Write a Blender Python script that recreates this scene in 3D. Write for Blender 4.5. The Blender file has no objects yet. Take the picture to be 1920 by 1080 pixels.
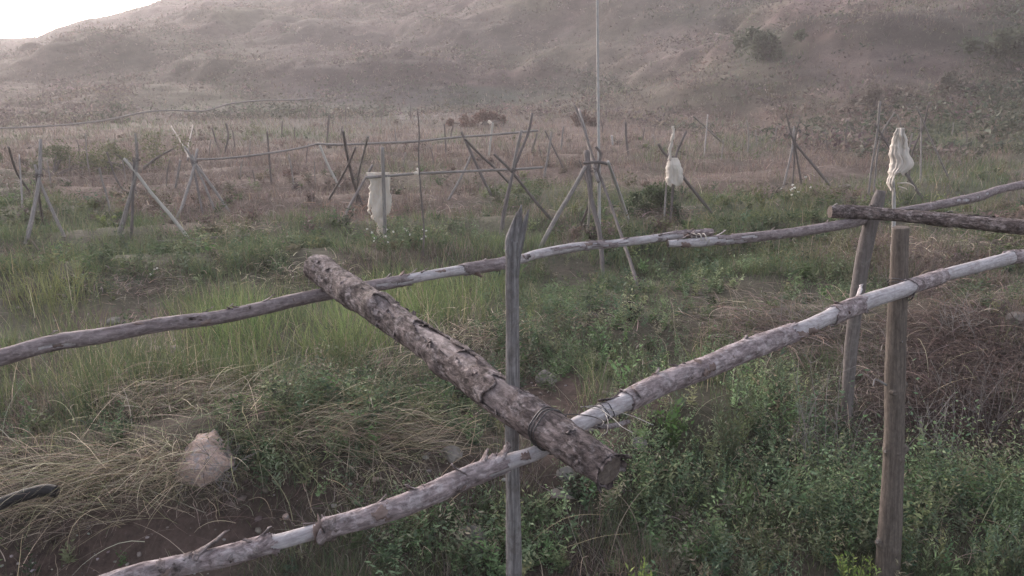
import bpy, math, random
import numpy as np
from mathutils import Vector, Matrix, Quaternion

random.seed(7)
R = np.random.default_rng(11)
SC = bpy.context.scene
COL = SC.collection
PI = math.pi

# ------------------------------------------------------------------ camera, world, sun, exposure
CAM_H = 2.1
PITCH = 15.0
FPX = 1507.0
cd = bpy.data.cameras.new('camera')
cd.sensor_width = 36.0
cd.lens = 36.0 * FPX / 1920.0
cd.clip_start = 0.05
cd.clip_end = 2000.0
cam = bpy.data.objects.new('camera', cd)
COL.objects.link(cam)
cam.location = (0, 0, CAM_H)
cam.rotation_euler = (math.radians(90 - PITCH), 0, 0)
SC.camera = cam

SUN_EL = math.radians(16)
SUN_AZ = math.radians(-34)          # measured from +Y towards +X
w = bpy.data.worlds.new('World')
SC.world = w
w.use_nodes = True
wn = w.node_tree
bg = wn.nodes['Background']
sky = wn.nodes.new('ShaderNodeTexSky')
sky.sky_type = 'NISHITA'
sky.sun_disc = False
sky.sun_elevation = SUN_EL
sky.sun_rotation = SUN_AZ
sky.air_density = 1.0
sky.dust_density = 4.0
sky.ozone_density = 1.5
sat = wn.nodes.new('ShaderNodeHueSaturation')
sat.inputs['Saturation'].default_value = 0.45
wn.links.new(sky.outputs[0], sat.inputs['Color'])
wn.links.new(sat.outputs[0], bg.inputs[0])
bg.inputs[1].default_value = 0.15

sd = bpy.data.lights.new('sun', 'SUN')
sd.energy = 1.5
sd.angle = math.radians(25)
sd.color = (1.0, 0.84, 0.79)
so = bpy.data.objects.new('sun', sd)
COL.objects.link(so)
sdir = Vector((math.sin(SUN_AZ) * math.cos(SUN_EL), math.cos(SUN_AZ) * math.cos(SUN_EL), math.sin(SUN_EL)))
so.rotation_euler = sdir.to_track_quat('Z', 'Y').to_euler()
so.location = (-20, 30, 30)

SC.view_settings.view_transform = 'Standard'
SC.view_settings.look = 'None'
SC.view_settings.exposure = 1.65
SC.view_settings.gamma = 1.0
SC.cycles.max_bounces = 5
SC.cycles.diffuse_bounces = 3
SC.cycles.transparent_max_bounces = 8
SC.cycles.volume_bounces = 1

GLARE_HAZE_DENSITY = 0.0028

# ------------------------------------------------------------------ projection helpers
CP, SP = math.cos(math.radians(PITCH)), math.sin(math.radians(PITCH))

def ray(px, py):
    """(lateral/forward, down/forward) of the sight line through a photo pixel."""
    a = py - 540.0
    fwd = FPX * CP - a * SP
    return (px - 960.0) / fwd, (a * CP + FPX * SP) / fwd

def at(px, py, Y):
    u, t = ray(px, py)
    return Vector((u * Y, Y, CAM_H - t * Y))

def atD(px, py, D):
    u, t = ray(px, py)
    return at(px, py, D / t)

def rad(px_r, p):
    zc = p.y * CP + (CAM_H - p.z) * SP
    return px_r * zc / FPX

def project(x, y, z):
    dz = CAM_H - z
    zc = y * CP + dz * SP
    return 960 + FPX * x / zc, 540 + FPX * (dz * CP - y * SP) / zc

# ------------------------------------------------------------------ noise
def h2(ix, iy, seed):
    n = (ix.astype(np.int64) * 374761393 + iy.astype(np.int64) * 668265263 + seed * 144665) & 0x7fffffff
    n = ((n ^ (n >> 13)) * 1274126177) & 0x7fffffff
    n = (n ^ (n >> 16)) & 0xffff
    return n / 65535.0

def vn(x, y, seed=0):
    x = np.asarray(x, float); y = np.asarray(y, float)
    ix = np.floor(x); iy = np.floor(y)
    fx = x - ix; fy = y - iy
    fx = fx * fx * (3 - 2 * fx); fy = fy * fy * (3 - 2 * fy)
    a = h2(ix, iy, seed); b = h2(ix + 1, iy, seed); c = h2(ix, iy + 1, seed); d = h2(ix + 1, iy + 1, seed)
    return (a * (1 - fx) + b * fx) * (1 - fy) + (c * (1 - fx) + d * fx) * fy

def fbm(x, y, seed=0, o=4):
    s = 0; a = 0.5; t = 0
    for i in range(o):
        s = s + a * vn(x * 2 ** i + 17.3 * i, y * 2 ** i - 9.1 * i, seed + i); t += a; a *= 0.5
    return s / t

def sstep(a, b, x):
    t = np.clip((x - a) / (b - a), 0, 1)
    return t * t * (3 - 2 * t)

# ------------------------------------------------------------------ terrain
YR = 160.0
def flat(px, py, z=0.0):
    u, t = ray(px, py)
    Y = (CAM_H - z) / t
    return u * Y, Y

BUMPS = []
for (px, py, rx, ry, h) in [(150, 900, .75, .42, .16), (400, 850, .5, .35, .12), (660, 820, .6, .35, .17), (300, 760, 1.0, .4, .13),
                            (700, 700, .6, .35, .10), (900, 640, .7, .4, .10), (1450, 620, .9, .5, .16),
                            (1820, 640, 1.3, .9, .30), (760, 470, 1.5, .6, .12), (1300, 430, 2.0, .7, .14),
                            (200, 500, 2.2, .7, .12), (1750, 450, 2.0, .8, .12)]:
    x, y = flat(px, py)
    BUMPS.append((x, y, rx, ry * (1.6 if y > 7 else 1), h * (.5 if y > 7 else 1)))

BUMPS.append((1.62, 3.3, .45, .45, -.20))

def gz(x, y):
    x = np.asarray(x, float); y = np.asarray(y, float)
    yy = np.maximum(y, 0.5)
    u = x / yy
    z = 0.10 * (fbm(x * .8, y * .8, 3, 3) - .5)
    # planting rows, running away to the right
    r = -x * math.sin(math.radians(24)) + y * math.cos(math.radians(24))
    row = 0.5 + 0.5 * np.sin(r * 2 * PI / 2.3 + 1.2 * np.sin(x * .25) + 5.0 * vn(x * .22, y * .22, 9))
    fieldw = sstep(4.5, 8, y) * (1 - sstep(16, 34, y))
    z = z + 0.14 * (row - .5) * fieldw
    # dug strip under the near rails
    dip = (1 - sstep(3.5, 4.1, y + 0.25 * (vn(x * 2.1, y * .7, 5) - .5) - 0.9 * sstep(.4, 1.2, x)))
    z = z - 0.30 * dip
    for (bx, by, rx, ry, h) in BUMPS:
        z = z + h * np.exp(-((x - bx) / rx) ** 2 - ((y - by) / ry) ** 2)
    # hills
    F = np.interp(u, [-.8, -.3, 0, .25, .5, .8], [33, 43, 45, 33, 22, 16])
    F = F + sstep(10, 24, y) * 9 * (fbm(x / 14, y / 16, 29, 3) - .5) * (y < 75)
    A = CAM_H + YR * np.interp(u, [-1.6, -.8, -.609, -.564, -.540, -.510, -.479, -.439, -.401, -.2, 0, .3, .8, 1.6],
                               [.03, .033, .0394, .0406, .051, .060, .0649, .075, .083, .125, .17, .24, .33, .36])
    s = np.clip((y - F) / (YR - F), 0, None)
    sc = np.minimum(s, 1)
    hz = A * sc ** 1.18
    ridgefree = np.clip((1 - sc) * 6, 0, 1)
    hz = hz + (ridgefree * sstep(0, .12, s)) * (
        5.5 * (fbm(x / 22 + .3 * y / 22, y / 30, 21, 3) - .5) * (0.3 + sc)
        + 4.2 * (np.abs(fbm(x / 9 + y / 16, y / 18 - x / 30, 22, 3) - .5) * 2 - .3) * (0.2 + sc * .7)
        + .8 * (fbm(x / 1.9, y / 2.2, 23, 2) - .5))
    tw = sstep(.02, .12, s) * ridgefree * (.35 + .65 * vn(x / 30 + 3, y / 40, 33))
    hz = hz + tw * .42 * np.sin(hz * 2 * PI / 2.9 + 3.0 * fbm(x / 26, y / 40, 34, 2))
    # spoil heap and spur in the middle distance
    for (px, py, Y, rx, ry, h) in HUMPS:
        uu, _ = ray(px, py)
        hz = hz + h * np.exp(-((x - uu * Y) / rx) ** 2 - ((y - Y) / ry) ** 2)
    hz = hz - 60 * np.clip(s - 1.0, 0, 1)
    return z + hz

HUMPS = [(720, 195, 58, 9, 3.0, 1.3), (300, 120, 90, 16, 14, 3.2), (60, 180, 70, 12, 10, 1.4),
         (1120, 120, 75, 10, 9, 3.0), (1500, 200, 40, 9, 5, 1.2)]

def ground_hit(px, py):
    u, t = ray(px, py)
    Y = np.geomspace(1.2, 170, 2600)
    g = gz(u * Y, Y)
    zr = CAM_H - t * Y
    k = np.argmax(zr < g)
    if not (zr < g).any():
        k = len(Y) - 1
    return Vector((u * Y[k], Y[k], g[k]))

# ------------------------------------------------------------------ mesh helpers
def mesh_from(name, V, faces, mat=None, cols=None, smooth=False):
    """faces: list of arrays (n,k) of vertex indices"""
    me = bpy.data.meshes.new(name)
    V = np.ascontiguousarray(V, dtype=np.float32)
    if not isinstance(faces, (list, tuple)):
        faces = [faces]
    faces = [f for f in faces if len(f)]
    nl = sum(f.size for f in faces); nf = sum(len(f) for f in faces)
    me.vertices.add(len(V)); me.vertices.foreach_set('co', V.ravel())
    me.loops.add(nl)
    me.loops.foreach_set('vertex_index', np.concatenate([f.ravel() for f in faces]).astype(np.int32))
    me.polygons.add(nf)
    tot = np.concatenate([np.full(len(f), f.shape[1]) for f in faces])
    st = np.concatenate([[0], np.cumsum(tot)[:-1]]).astype(np.int32)
    me.polygons.foreach_set('loop_start', st)
    if smooth:
        me.polygons.foreach_set('use_smooth', np.ones(nf, bool))
    me.update(calc_edges=True)
    if cols is not None:
        ca = me.color_attributes.new('Col', 'FLOAT_COLOR', 'POINT')
        c4 = np.ones((len(V), 4), np.float32); c4[:, :3] = cols
        ca.data.foreach_set('color', c4.ravel())
    if mat:
        me.materials.append(mat)
    return me

def link(name, me, parent=None, loc=None):
    o = bpy.data.objects.new(name, me)
    COL.objects.link(o)
    if parent is not None:
        o.parent = parent
    if loc is not None:
        o.location = loc
    return o

def tag(o, label=None, cat=None, group=None, kind=None):
    if label: o['label'] = label
    if cat: o['category'] = cat
    if group: o['group'] = group
    if kind: o['kind'] = kind
    return o

def empty(name, loc):
    o = bpy.data.objects.new(name, None)
    COL.objects.link(o)
    o.location = loc
    o.empty_display_size = .1
    return o

def catmull(P, n):
    P = np.array(P, float)
    P = np.vstack([2 * P[0] - P[1], P, 2 * P[-1] - P[-2]])
    out = []
    m = len(P) - 3
    tt = np.linspace(0, m, n)
    for t in tt:
        i = min(int(t), m - 1); f = t - i
        a, b, c, d = P[i], P[i + 1], P[i + 2], P[i + 3]
        out.append(.5 * ((2 * b) + (-a + c) * f + (2 * a - 5 * b + 4 * c - d) * f * f + (-a + 3 * b - 3 * c + d) * f ** 3))
    return np.array(out)

class Tube:
    """rings along a smoothed polyline; local Z of the object runs along the chord so that grain follows the wood"""
    def __init__(s, pts, radii, n=24, seg=10, bump=0.06, seed=0, knots=()):
        P = np.array([tuple(p) for p in pts], float)
        PR = np.hstack([P, np.array(radii, float)[:, None]])
        C = catmull(PR, n) if len(PR) > 2 else np.array([PR[0] + (PR[-1] - PR[0]) * t for t in np.linspace(0, 1, n)])
        s.o = Vector(C[0, :3])
        d = Vector(C[-1, :3]) - s.o
        s.q = d.to_track_quat('Z', 'Y')
        Mi = np.array(s.q.inverted().to_matrix())
        s.C = (C[:, :3] - np.array(s.o)) @ Mi.T
        s.r = C[:, 3]
        T = np.gradient(s.C, axis=0); T /= np.linalg.norm(T, axis=1)[:, None]
        ref = np.array([1.0, 0, 0])
        N = ref - T * (T @ ref)[:, None]; N /= np.linalg.norm(N, axis=1)[:, None]
        s.N = N; s.B = np.cross(T, N); s.T = T
        s.n = n; s.seg = seg; s.bump = bump; s.seed = seed
        s.L = np.concatenate([[0], np.cumsum(np.linalg.norm(np.diff(s.C, axis=0), axis=1))])
        s.knots = knots
    def surf(s, off=0.0, r_mul=1.0):
        th = np.arange(s.seg) / s.seg * 2 * PI
        TH, LL = np.meshgrid(th, s.L)
        rr = s.r[:, None] * r_mul
        wob = (fbm(np.cos(TH) * 1.3 + 5 + s.seed, LL * 6 + np.sin(TH) * 1.3, s.seed + 2, 3) - .5) * 2 * s.bump
        wob += (vn(LL * 2.3, LL * 0 + s.seed, s.seed + 7) - .5) * s.bump * 1.6
        for (kl, kt, kh, kw) in s.knots:      # position along, angle, height (fraction of r), width m
            dth = np.angle(np.exp(1j * (TH - kt)))
            wob += kh * np.exp(-((LL - kl) / kw) ** 2 - (dth * rr / (kw * 1.1)) ** 2)
        rad_ = rr * (1 + wob) + off
        V = s.C[:, None, :] + rad_[..., None] * (np.cos(TH)[..., None] * s.N[:, None, :] + np.sin(TH)[..., None] * s.B[:, None, :])
        return V, TH, LL
    def core(s, name, mat, parent=None, caps=True, cap_mat=None, off=0.0):
        V, TH, LL = s.surf(off)
        n, g = s.n, s.seg
        idx = np.arange(n * g).reshape(n, g)
        a = idx[:-1]; b = idx[1:]
        F = np.stack([a, np.roll(a, -1, 1), np.roll(b, -1, 1), b], -1).reshape(-1, 4)
        VV = V.reshape(-1, 3)
        tris = []
        if caps:
            for k, e in ((0, -1), (n - 1, 1)):
                c = s.C[k] + s.T[k] * e * s.r[k] * .08
                VV = np.vstack([VV, c]); ci = len(VV) - 1
                ring = idx[k]
                if e > 0: tris += [(ring[j], ring[(j + 1) % g], ci) for j in range(g)]
                else: tris += [(ring[(j + 1) % g], ring[j], ci) for j in range(g)]
        fs = [F] + ([np.array(tris)] if tris else [])
        me = mesh_from(name, VV, fs, mat, smooth=True)
        if cap_mat and caps:
            me.materials.append(cap_mat)
            mi = np.zeros(len(me.polygons), np.int32); mi[len(F):] = 1
            me.polygons.foreach_set('material_index', mi)
            sm = np.ones(len(me.polygons), bool); sm[len(F):] = False
            me.polygons.foreach_set('use_smooth', sm)
        o = link(name, me, parent)
        s.place(o, parent)
        return o
    def place(s, o, parent):
        M = Matrix.Translation(s.o) @ s.q.to_matrix().to_4x4()
        if parent is None:
            o.matrix_world = M
        else:
            o.matrix_basis = (wm(parent).inverted() @ M)
    def shell(s, name, mat, amount, parent, thick=.003, rag=.45, scale=14, curl=.006, seed=3):
        """ragged bark over the wood: amount(l, theta) in 0..1; quads outside the mask are left off"""
        V, TH, LL = s.surf(0)
        U = V - s.C[:, None, :]; U /= np.linalg.norm(U, axis=2)[..., None]
        nz = fbm(TH * 1.1 * np.ones_like(LL) + seed * 3, LL * scale, seed + 31, 3)
        nz2 = vn(np.cos(TH) * 2 + 9, LL * scale * .6 + np.sin(TH) * 2, seed + 40)
        am = amount(LL, TH)
        m = am + rag * (.5 * nz + .5 * nz2 - .5) * 2 > .5
        edge = am + rag * (.5 * nz + .5 * nz2 - .5) * 2 - .5
        lift = thick + curl * np.exp(-np.clip(edge, 0, 1) * 14) * (vn(LL * 30, TH * 3, seed + 5) ** 2) * 1.8 + \
            thick * 1.2 * (fbm(LL * 40, TH * 4, seed + 8, 3) - .5)
        V = V + U * lift[..., None]
        n, g = s.n, s.seg
        idx = np.arange(n * g).reshape(n, g)
        a = idx[:-1]; b = idx[1:]
        F = np.stack([a, np.roll(a, -1, 1), np.roll(b, -1, 1), b], -1)
        mm = m[:-1] & np.roll(m, -1, 1)[:-1] & m[1:] & np.roll(m, -1, 1)[1:]
        F = F[mm]
        if len(F) == 0: return None
        lab = np.arange(n * g)
        while True:                                   # label the connected pieces of bark
            mn = lab[F].min(1); new = lab.copy()
            np.minimum.at(new, F.ravel(), np.repeat(mn, 4))
            new = new[new]
            if (new == lab).all(): break
            lab = new
        fl = lab[F[:, 0]]
        for k in np.unique(fl):
            Fk = F[fl == k]
            if len(Fk) < 14: continue
            used = np.unique(Fk); remap = -np.ones(n * g, int); remap[used] = np.arange(len(used))
            me = mesh_from(name, V.reshape(-1, 3)[used], remap[Fk], mat, smooth=True)
            o = link(name, me, parent)
            md = o.modifiers.new('thickness', 'SOLIDIFY'); md.thickness = thick * .8; md.offset = -1

def wm(o):
    M = o.matrix_basis.copy()
    while o.parent is not None:
        o = o.parent; M = o.matrix_basis @ M
    return M

def strand(name, pts, r, mat, parent=None, seg=6, n=None, seed=0, taper=1.0, bump=.02):
    k = len(pts)
    n = n or max(3, k * 6)
    radii = [r * (1 + (taper - 1) * i / (k - 1)) for i in range(k)]
    t = Tube(pts, radii, n, seg, bump, seed)
    return t.core(name, mat, parent)

def join_meshes(name, objs, mat, parent=None, origin=None):
    """merge several helper objects into one mesh (identity frame at origin)"""
    Vs, quads, tris, k = [], [], [], 0
    for o in objs:
        me = o.data; M = np.array(wm(o))
        v = np.empty(len(me.vertices) * 3, np.float32); me.vertices.foreach_get('co', v); v = v.reshape(-1, 3)
        v = v @ M[:3, :3].T + M[:3, 3]
        Vs.append(v)
        for p in me.polygons:
            vi = [i + k for i in p.vertices]
            (quads if len(vi) == 4 else tris).append(vi)
        k += len(v)
        bpy.data.objects.remove(o)
    V = np.vstack(Vs)
    P = np.array(wm(parent).inverted()) if parent is not None else None
    if P is not None: V = V @ P[:3, :3].T + P[:3, 3]
    org = None
    if parent is None:
        org = V.mean(0) if origin is None else np.array(origin); V = V - org
    fs = []
    if quads: fs.append(np.array(quads))
    if tris: fs.append(np.array(tris))
    me = mesh_from(name, V, fs, mat, smooth=True)
    return link(name, me, parent, None if org is None else tuple(org))

# ------------------------------------------------------------------ materials
def new_mat(name):
    m = bpy.data.materials.new(name); m.use_nodes = True
    nt = m.node_tree
    b = nt.nodes['Principled BSDF']
    b.inputs['Specular IOR Level'].default_value = .2
    return m, nt, b

def veg_mat(name, transl=.3, rough=.7):
    m, nt, b = new_mat(name)
    at_ = nt.nodes.new('ShaderNodeAttribute'); at_.attribute_name = 'Col'
    nt.links.new(at_.outputs['Color'], b.inputs['Base Color'])
    b.inputs['Roughness'].default_value = rough
    tr = nt.nodes.new('ShaderNodeBsdfTranslucent')
    nt.links.new(at_.outputs['Color'], tr.inputs['Color'])
    mx = nt.nodes.new('ShaderNodeMixShader'); mx.inputs[0].default_value = transl
    nt.links.new(b.outputs[0], mx.inputs[1]); nt.links.new(tr.outputs[0], mx.inputs[2])
    nt.links.new(mx.outputs[0], nt.nodes['Material Output'].inputs[0])
    return m

def wood_mat(name, c1, c2, c3, stretch=9.0, scale=22.0, bump=.4, rough=.85, mott=.5, detail=8, fine=0.0):
    """streaks along local Z, mottled with patches of a third colour"""
    m, nt, b = new_mat(name)
    N = nt.nodes; Lk = nt.links
    tc = N.new('ShaderNodeTexCoord'); mp = N.new('ShaderNodeMapping')
    mp.inputs['Scale'].default_value = (stretch, stretch, 1)
    Lk.new(tc.outputs['Object'], mp.inputs[0])
    n1 = N.new('ShaderNodeTexNoise'); n1.inputs['Scale'].default_value = scale; n1.inputs['Detail'].default_value = detail
    n1.inputs['Roughness'].default_value = .65
    Lk.new(mp.outputs[0], n1.inputs[0])
    n2 = N.new('ShaderNodeTexNoise'); n2.inputs['Scale'].default_value = 26; n2.inputs['Detail'].default_value = 6
    n2.inputs['Roughness'].default_value = .7
    Lk.new(tc.outputs['Object'], n2.inputs[0])
    r1 = N.new('ShaderNodeValToRGB'); r1.color_ramp.elements[0].position = .36; r1.color_ramp.elements[1].position = .64
    r1.color_ramp.elements[0].color = (*c1, 1); r1.color_ramp.elements[1].color = (*c2, 1)
    Lk.new(n1.outputs[0], r1.inputs[0])
    r2 = N.new('ShaderNodeValToRGB'); r2.color_ramp.elements[0].position = .5; r2.color_ramp.elements[1].position = .62
    Lk.new(n2.outputs[0], r2.inputs[0])
    ml = N.new('ShaderNodeMath'); ml.operation = 'MULTIPLY'; ml.inputs[1].default_value = mott
    Lk.new(r2.outputs[0], ml.inputs[0])
    mx = N.new('ShaderNodeMix'); mx.data_type = 'RGBA'
    Lk.new(ml.outputs[0], mx.inputs[0]); Lk.new(r1.outputs[0], mx.inputs[6]); mx.inputs[7].default_value = (*c3, 1)
    if fine:
        m3 = N.new('ShaderNodeMapping'); m3.inputs['Scale'].default_value = (1.0, 1.0, .45)
        Lk.new(tc.outputs['Object'], m3.inputs[0])
        n3 = N.new('ShaderNodeTexNoise'); n3.inputs['Scale'].default_value = 75; n3.inputs['Detail'].default_value = 5
        n3.inputs['Roughness'].default_value = .7; n3.inputs['Distortion'].default_value = .6
        Lk.new(m3.outputs[0], n3.inputs[0])
        mr = N.new('ShaderNodeMapRange'); mr.inputs[1].default_value = .38; mr.inputs[2].default_value = .62
        mr.inputs[3].default_value = 1 - .65 * fine; mr.inputs[4].default_value = 1 + .45 * fine
        Lk.new(n3.outputs[0], mr.inputs[0])
        sc_ = N.new('ShaderNodeVectorMath'); sc_.operation = 'SCALE'
        Lk.new(mx.outputs[2], sc_.inputs[0]); Lk.new(mr.outputs[0], sc_.inputs['Scale'])
        Lk.new(sc_.outputs[0], b.inputs['Base Color'])
        a3 = N.new('ShaderNodeMath'); a3.operation = 'ADD'
        Lk.new(n3.outputs[0], a3.inputs[0]); Lk.new(n1.outputs[0], a3.inputs[1]); n1h = a3
    else:
        n1h = n1
        Lk.new(mx.outputs[2], b.inputs['Base Color'])
    b.inputs['Roughness'].default_value = rough
    ad = N.new('ShaderNodeMath'); ad.operation = 'ADD'
    Lk.new(n1h.outputs[0], ad.inputs[0]); Lk.new(n2.outputs[0], ad.inputs[1])
    bp = N.new('ShaderNodeBump'); bp.inputs['Strength'].default_value = bump; bp.inputs['Distance'].default_value = .008
    Lk.new(ad.outputs[0], bp.inputs['Height']); Lk.new(bp.outputs[0], b.inputs['Normal'])
    return m

def plain_mat(name, c, rough=.7, noise=.25, scale=30, metal=0, bump=.2):
    m, nt, b = new_mat(name)
    N = nt.nodes; Lk = nt.links
    tc = N.new('ShaderNodeTexCoord')
    n1 = N.new('ShaderNodeTexNoise'); n1.inputs['Scale'].default_value = scale; n1.inputs['Detail'].default_value = 6
    Lk.new(tc.outputs['Object'], n1.inputs[0])
    r = N.new('ShaderNodeValToRGB')
    r.color_ramp.elements[0].position = .3; r.color_ramp.elements[1].position = .7
    r.color_ramp.elements[0].color = (*[v * (1 - noise) for v in c], 1)
    r.color_ramp.elements[1].color = (*[min(1, v * (1 + noise)) for v in c], 1)
    Lk.new(n1.outputs[0], r.inputs[0]); Lk.new(r.outputs[0], b.inputs['Base Color'])
    b.inputs['Roughness'].default_value = rough; b.inputs['Metallic'].default_value = metal
    bp = N.new('ShaderNodeBump'); bp.inputs['Strength'].default_value = bump; bp.inputs['Distance'].default_value = .01
    Lk.new(n1.outputs[0], bp.inputs['Height']); Lk.new(bp.outputs[0], b.inputs['Normal'])
    return m

M_bare = wood_mat('peeled_wood', (.30, .27, .285), (.52, .485, .51), (.24, .19, .18), 22, 5, .3, .7, .45, fine=.22)
M_bark = wood_mat('rail_bark', (.13, .10, .10), (.29, .24, .24), (.40, .36, .37), 5, 12, 1.0, .9, .6, fine=.8)
M_smooth = wood_mat('smooth_rail_bark', (.14, .11, .113), (.29, .24, .247), (.36, .31, .32), 8, 8, .6, .85, .45, fine=.4)
M_barknear = wood_mat('near_rail_bark', (.17, .13, .135), (.39, .325, .335), (.50, .445, .465), 6, 11, .9, .88, .6, fine=.6)
M_barkred = wood_mat('inner_bark', (.15, .105, .095), (.25, .19, .175), (.12, .085, .08), 6, 10, .6, .9, .4)
M_log = wood_mat('thick_log_bark', (.060, .045, .045), (.20, .16, .158), (.38, .33, .34), 2.2, 13, 1.0, .9, .55, fine=1.0)
M_logbare = wood_mat('thick_log_wood', (.16, .125, .125), (.33, .28, .285), (.09, .07, .07), 8, 6, .6, .8, .6, fine=.6)
M_end = wood_mat('cut_end', (.09, .072, .065), (.17, .14, .125), (.08, .06, .05), 4, 20, .5, .9, .4)
M_post = wood_mat('grey_post', (.088, .072, .064), (.172, .142, .126), (.12, .10, .09), 16, 6, .4, .85, .6, fine=.3)
M_postdark = wood_mat('dark_post', (.10, .085, .085), (.19, .165, .16), (.25, .23, .22), 12, 6, .4, .9, .4)
M_stake = wood_mat('weathered_stake', (.11, .10, .105), (.31, .295, .30), (.13, .115, .11), 26, 6, .8, .85, .6, fine=.3)
M_polegrey = wood_mat('pole_grey', (.16, .145, .14), (.30, .275, .27), (.12, .10, .10), 10, 8, .4, .85, .4)
M_poledark = wood_mat('pole_dark', (.085, .072, .072), (.17, .15, .15), (.20, .18, .17), 10, 8, .4, .9, .3)
M_polepale = wood_mat('pole_pale', (.34, .32, .30), (.46, .43, .40), (.24, .22, .20), 10, 8, .3, .8, .3)
M_cane = wood_mat('cane', (.34, .325, .325), (.46, .44, .44), (.20, .18, .17), 12, 4, .2, .6, .3)
M_wire = plain_mat('wire', (.09, .085, .09), .45, .3, 60, .6)
M_wirepale = plain_mat('pale_wire', (.30, .285, .275), .5, .2, 60, .2)
M_rag = plain_mat('rag_cloth', (.72, .65, .60), .9, .14, 9, 0, .8)
M_ragdirty = plain_mat('rag_stain', (.55, .44, .34), .9, .2, 9, 0, .5)
def cloth_mat(name, c1, c2):
    m = wood_mat(name, c1, c2, tuple(v * .88 for v in c2), 6, 3, .5, .95, .7)
    nt = m.node_tree; b = nt.nodes['Principled BSDF']
    tr = nt.nodes.new('ShaderNodeBsdfTranslucent'); mx = nt.nodes.new('ShaderNodeMixShader'); mx.inputs[0].default_value = .3
    nt.links.new(b.inputs['Base Color'].links[0].from_socket, tr.inputs['Color'])
    nt.links.new(b.outputs[0], mx.inputs[1]); nt.links.new(tr.outputs[0], mx.inputs[2])
    nt.links.new(mx.outputs[0], nt.nodes['Material Output'].inputs[0])
    return m
M_rag = cloth_mat('rag_cloth', (.70, .63, .58), (.80, .74, .69))
M_hose = plain_mat('black_hose', (.016, .016, .019), .6, .2, 40)
M_rock = plain_mat('field_stone', (.19, .172, .162), .9, .35, 12, 0, .8)
M_rockpink = wood_mat('pink_stone', (.34, .25, .225), (.52, .38, .33), (.30, .29, .31), 1.2, 5, .7, .9, .85, fine=.25)
M_grass = veg_mat('grass', .3)
M_leaf = veg_mat('leaf', .3, .6)
M_straw = veg_mat('straw', .15, .7)
M_petal = plain_mat('petal', (.75, .73, .70), .8, .1, 50)

# ground
def ground_mat():
    m, nt, b = new_mat('ground')
    N = nt.nodes; Lk = nt.links
    a = N.new('ShaderNodeAttribute'); a.attribute_name = 'Col'
    tc = N.new('ShaderNodeTexCoord')
    def noise(s, d=8, r=.7):
        n = N.new('ShaderNodeTexNoise'); n.inputs['Scale'].default_value = s; n.inputs['Detail'].default_value = d
        n.inputs['Roughness'].default_value = r
        Lk.new(tc.outputs['Object'], n.inputs[0]); return n
    n1, n2 = noise(1.1), noise(18)
    ad = N.new('ShaderNodeMath'); ad.operation = 'ADD'
    Lk.new(n1.outputs[0], ad.inputs[0]); Lk.new(n2.outputs[0], ad.inputs[1])
    mr = N.new('ShaderNodeMapRange'); mr.inputs[1].default_value = .7; mr.inputs[2].default_value = 1.3
    mr.inputs[3].default_value = .35; mr.inputs[4].default_value = 1.65
    Lk.new(ad.outputs[0], mr.inputs[0])
    vm = N.new('ShaderNodeVectorMath'); vm.operation = 'SCALE'
    Lk.new(a.outputs['Color'], vm.inputs[0]); Lk.new(mr.outputs[0], vm.inputs['Scale'])
    Lk.new(vm.outputs[0], b.inputs['Base Color'])
    b.inputs['Roughness'].default_value = .95
    bp = N.new('ShaderNodeBump'); bp.inputs['Strength'].default_value = .8; bp.inputs['Distance'].default_value = .04
    Lk.new(n2.outputs[0], bp.inputs['Height']); Lk.new(bp.outputs[0], b.inputs['Normal'])
    return m

def ell(px, py, L):
    """strength 0..1 of a set of soft patches, placed where they lie in the field"""
    s = np.zeros_like(px)
    for e in L:
        cx, cy, rx, ry = e[:4]; k = e[4] if len(e) > 4 else 1.0
        d = ((px - cx) / rx) ** 2 + ((py - cy) / ry) ** 2
        s = np.maximum(s, k * np.clip(1.6 - 1.0 * d, 0, 1))
    return s

SOIL = [(330, 1000, 260, 60), (120, 1080, 300, 50), (1050, 745, 90, 40), (1120, 840, 130, 60, .9), (900, 900, 200, 45, .7), (620, 920, 180, 50, .8),
        (260, 610, 170, 30, .8), (380, 640, 120, 35, .7), (1200, 760, 60, 40, .8), (1700, 640, 60, 60, .6)]
SOIL_CLEAR = [(1050, 745, 90, 30), (1120, 850, 90, 50, .9), (930, 905, 130, 45, .8), (1190, 780, 50, 30, .8), (870, 1030, 60, 40, .8), (330, 1000, 260, 60)]
DRY = [(330, 560, 200, 30), (560, 500, 120, 30, .8), (700, 410, 60, 20), (1060, 440, 60, 15), (880, 400, 160, 14, .9), (1800, 460, 240, 50), (1650, 480, 120, 30, .8),
       (1450, 640, 130, 50), (1820, 700, 220, 170), (400, 340, 420, 70, .9), (900, 340, 280, 45, .8), (1350, 300, 300, 60, .8), (650, 395, 80, 16, 1)]
GREEN = [(560, 650, 280, 80), (860, 570, 240, 60), (60, 550, 180, 40), (1250, 590, 380, 90), (1300, 860, 260, 200), (1780, 1000, 260, 120), (350, 490, 260, 36),
         (870, 440, 260, 30, .9), (110, 430, 180, 50, .9), (1220, 375, 130, 25, .9), (1450, 420, 160, 50, .9), (1150, 480, 160, 30, .8),
         (1300, 270, 180, 16, .8), (1050, 370, 140, 30, .8), (1780, 330, 100, 50, .7), (1880, 260, 160, 60, .8), (620, 620, 100, 60), (680, 790, 160, 50, .8), (300, 360, 60, 30, .5)]

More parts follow.
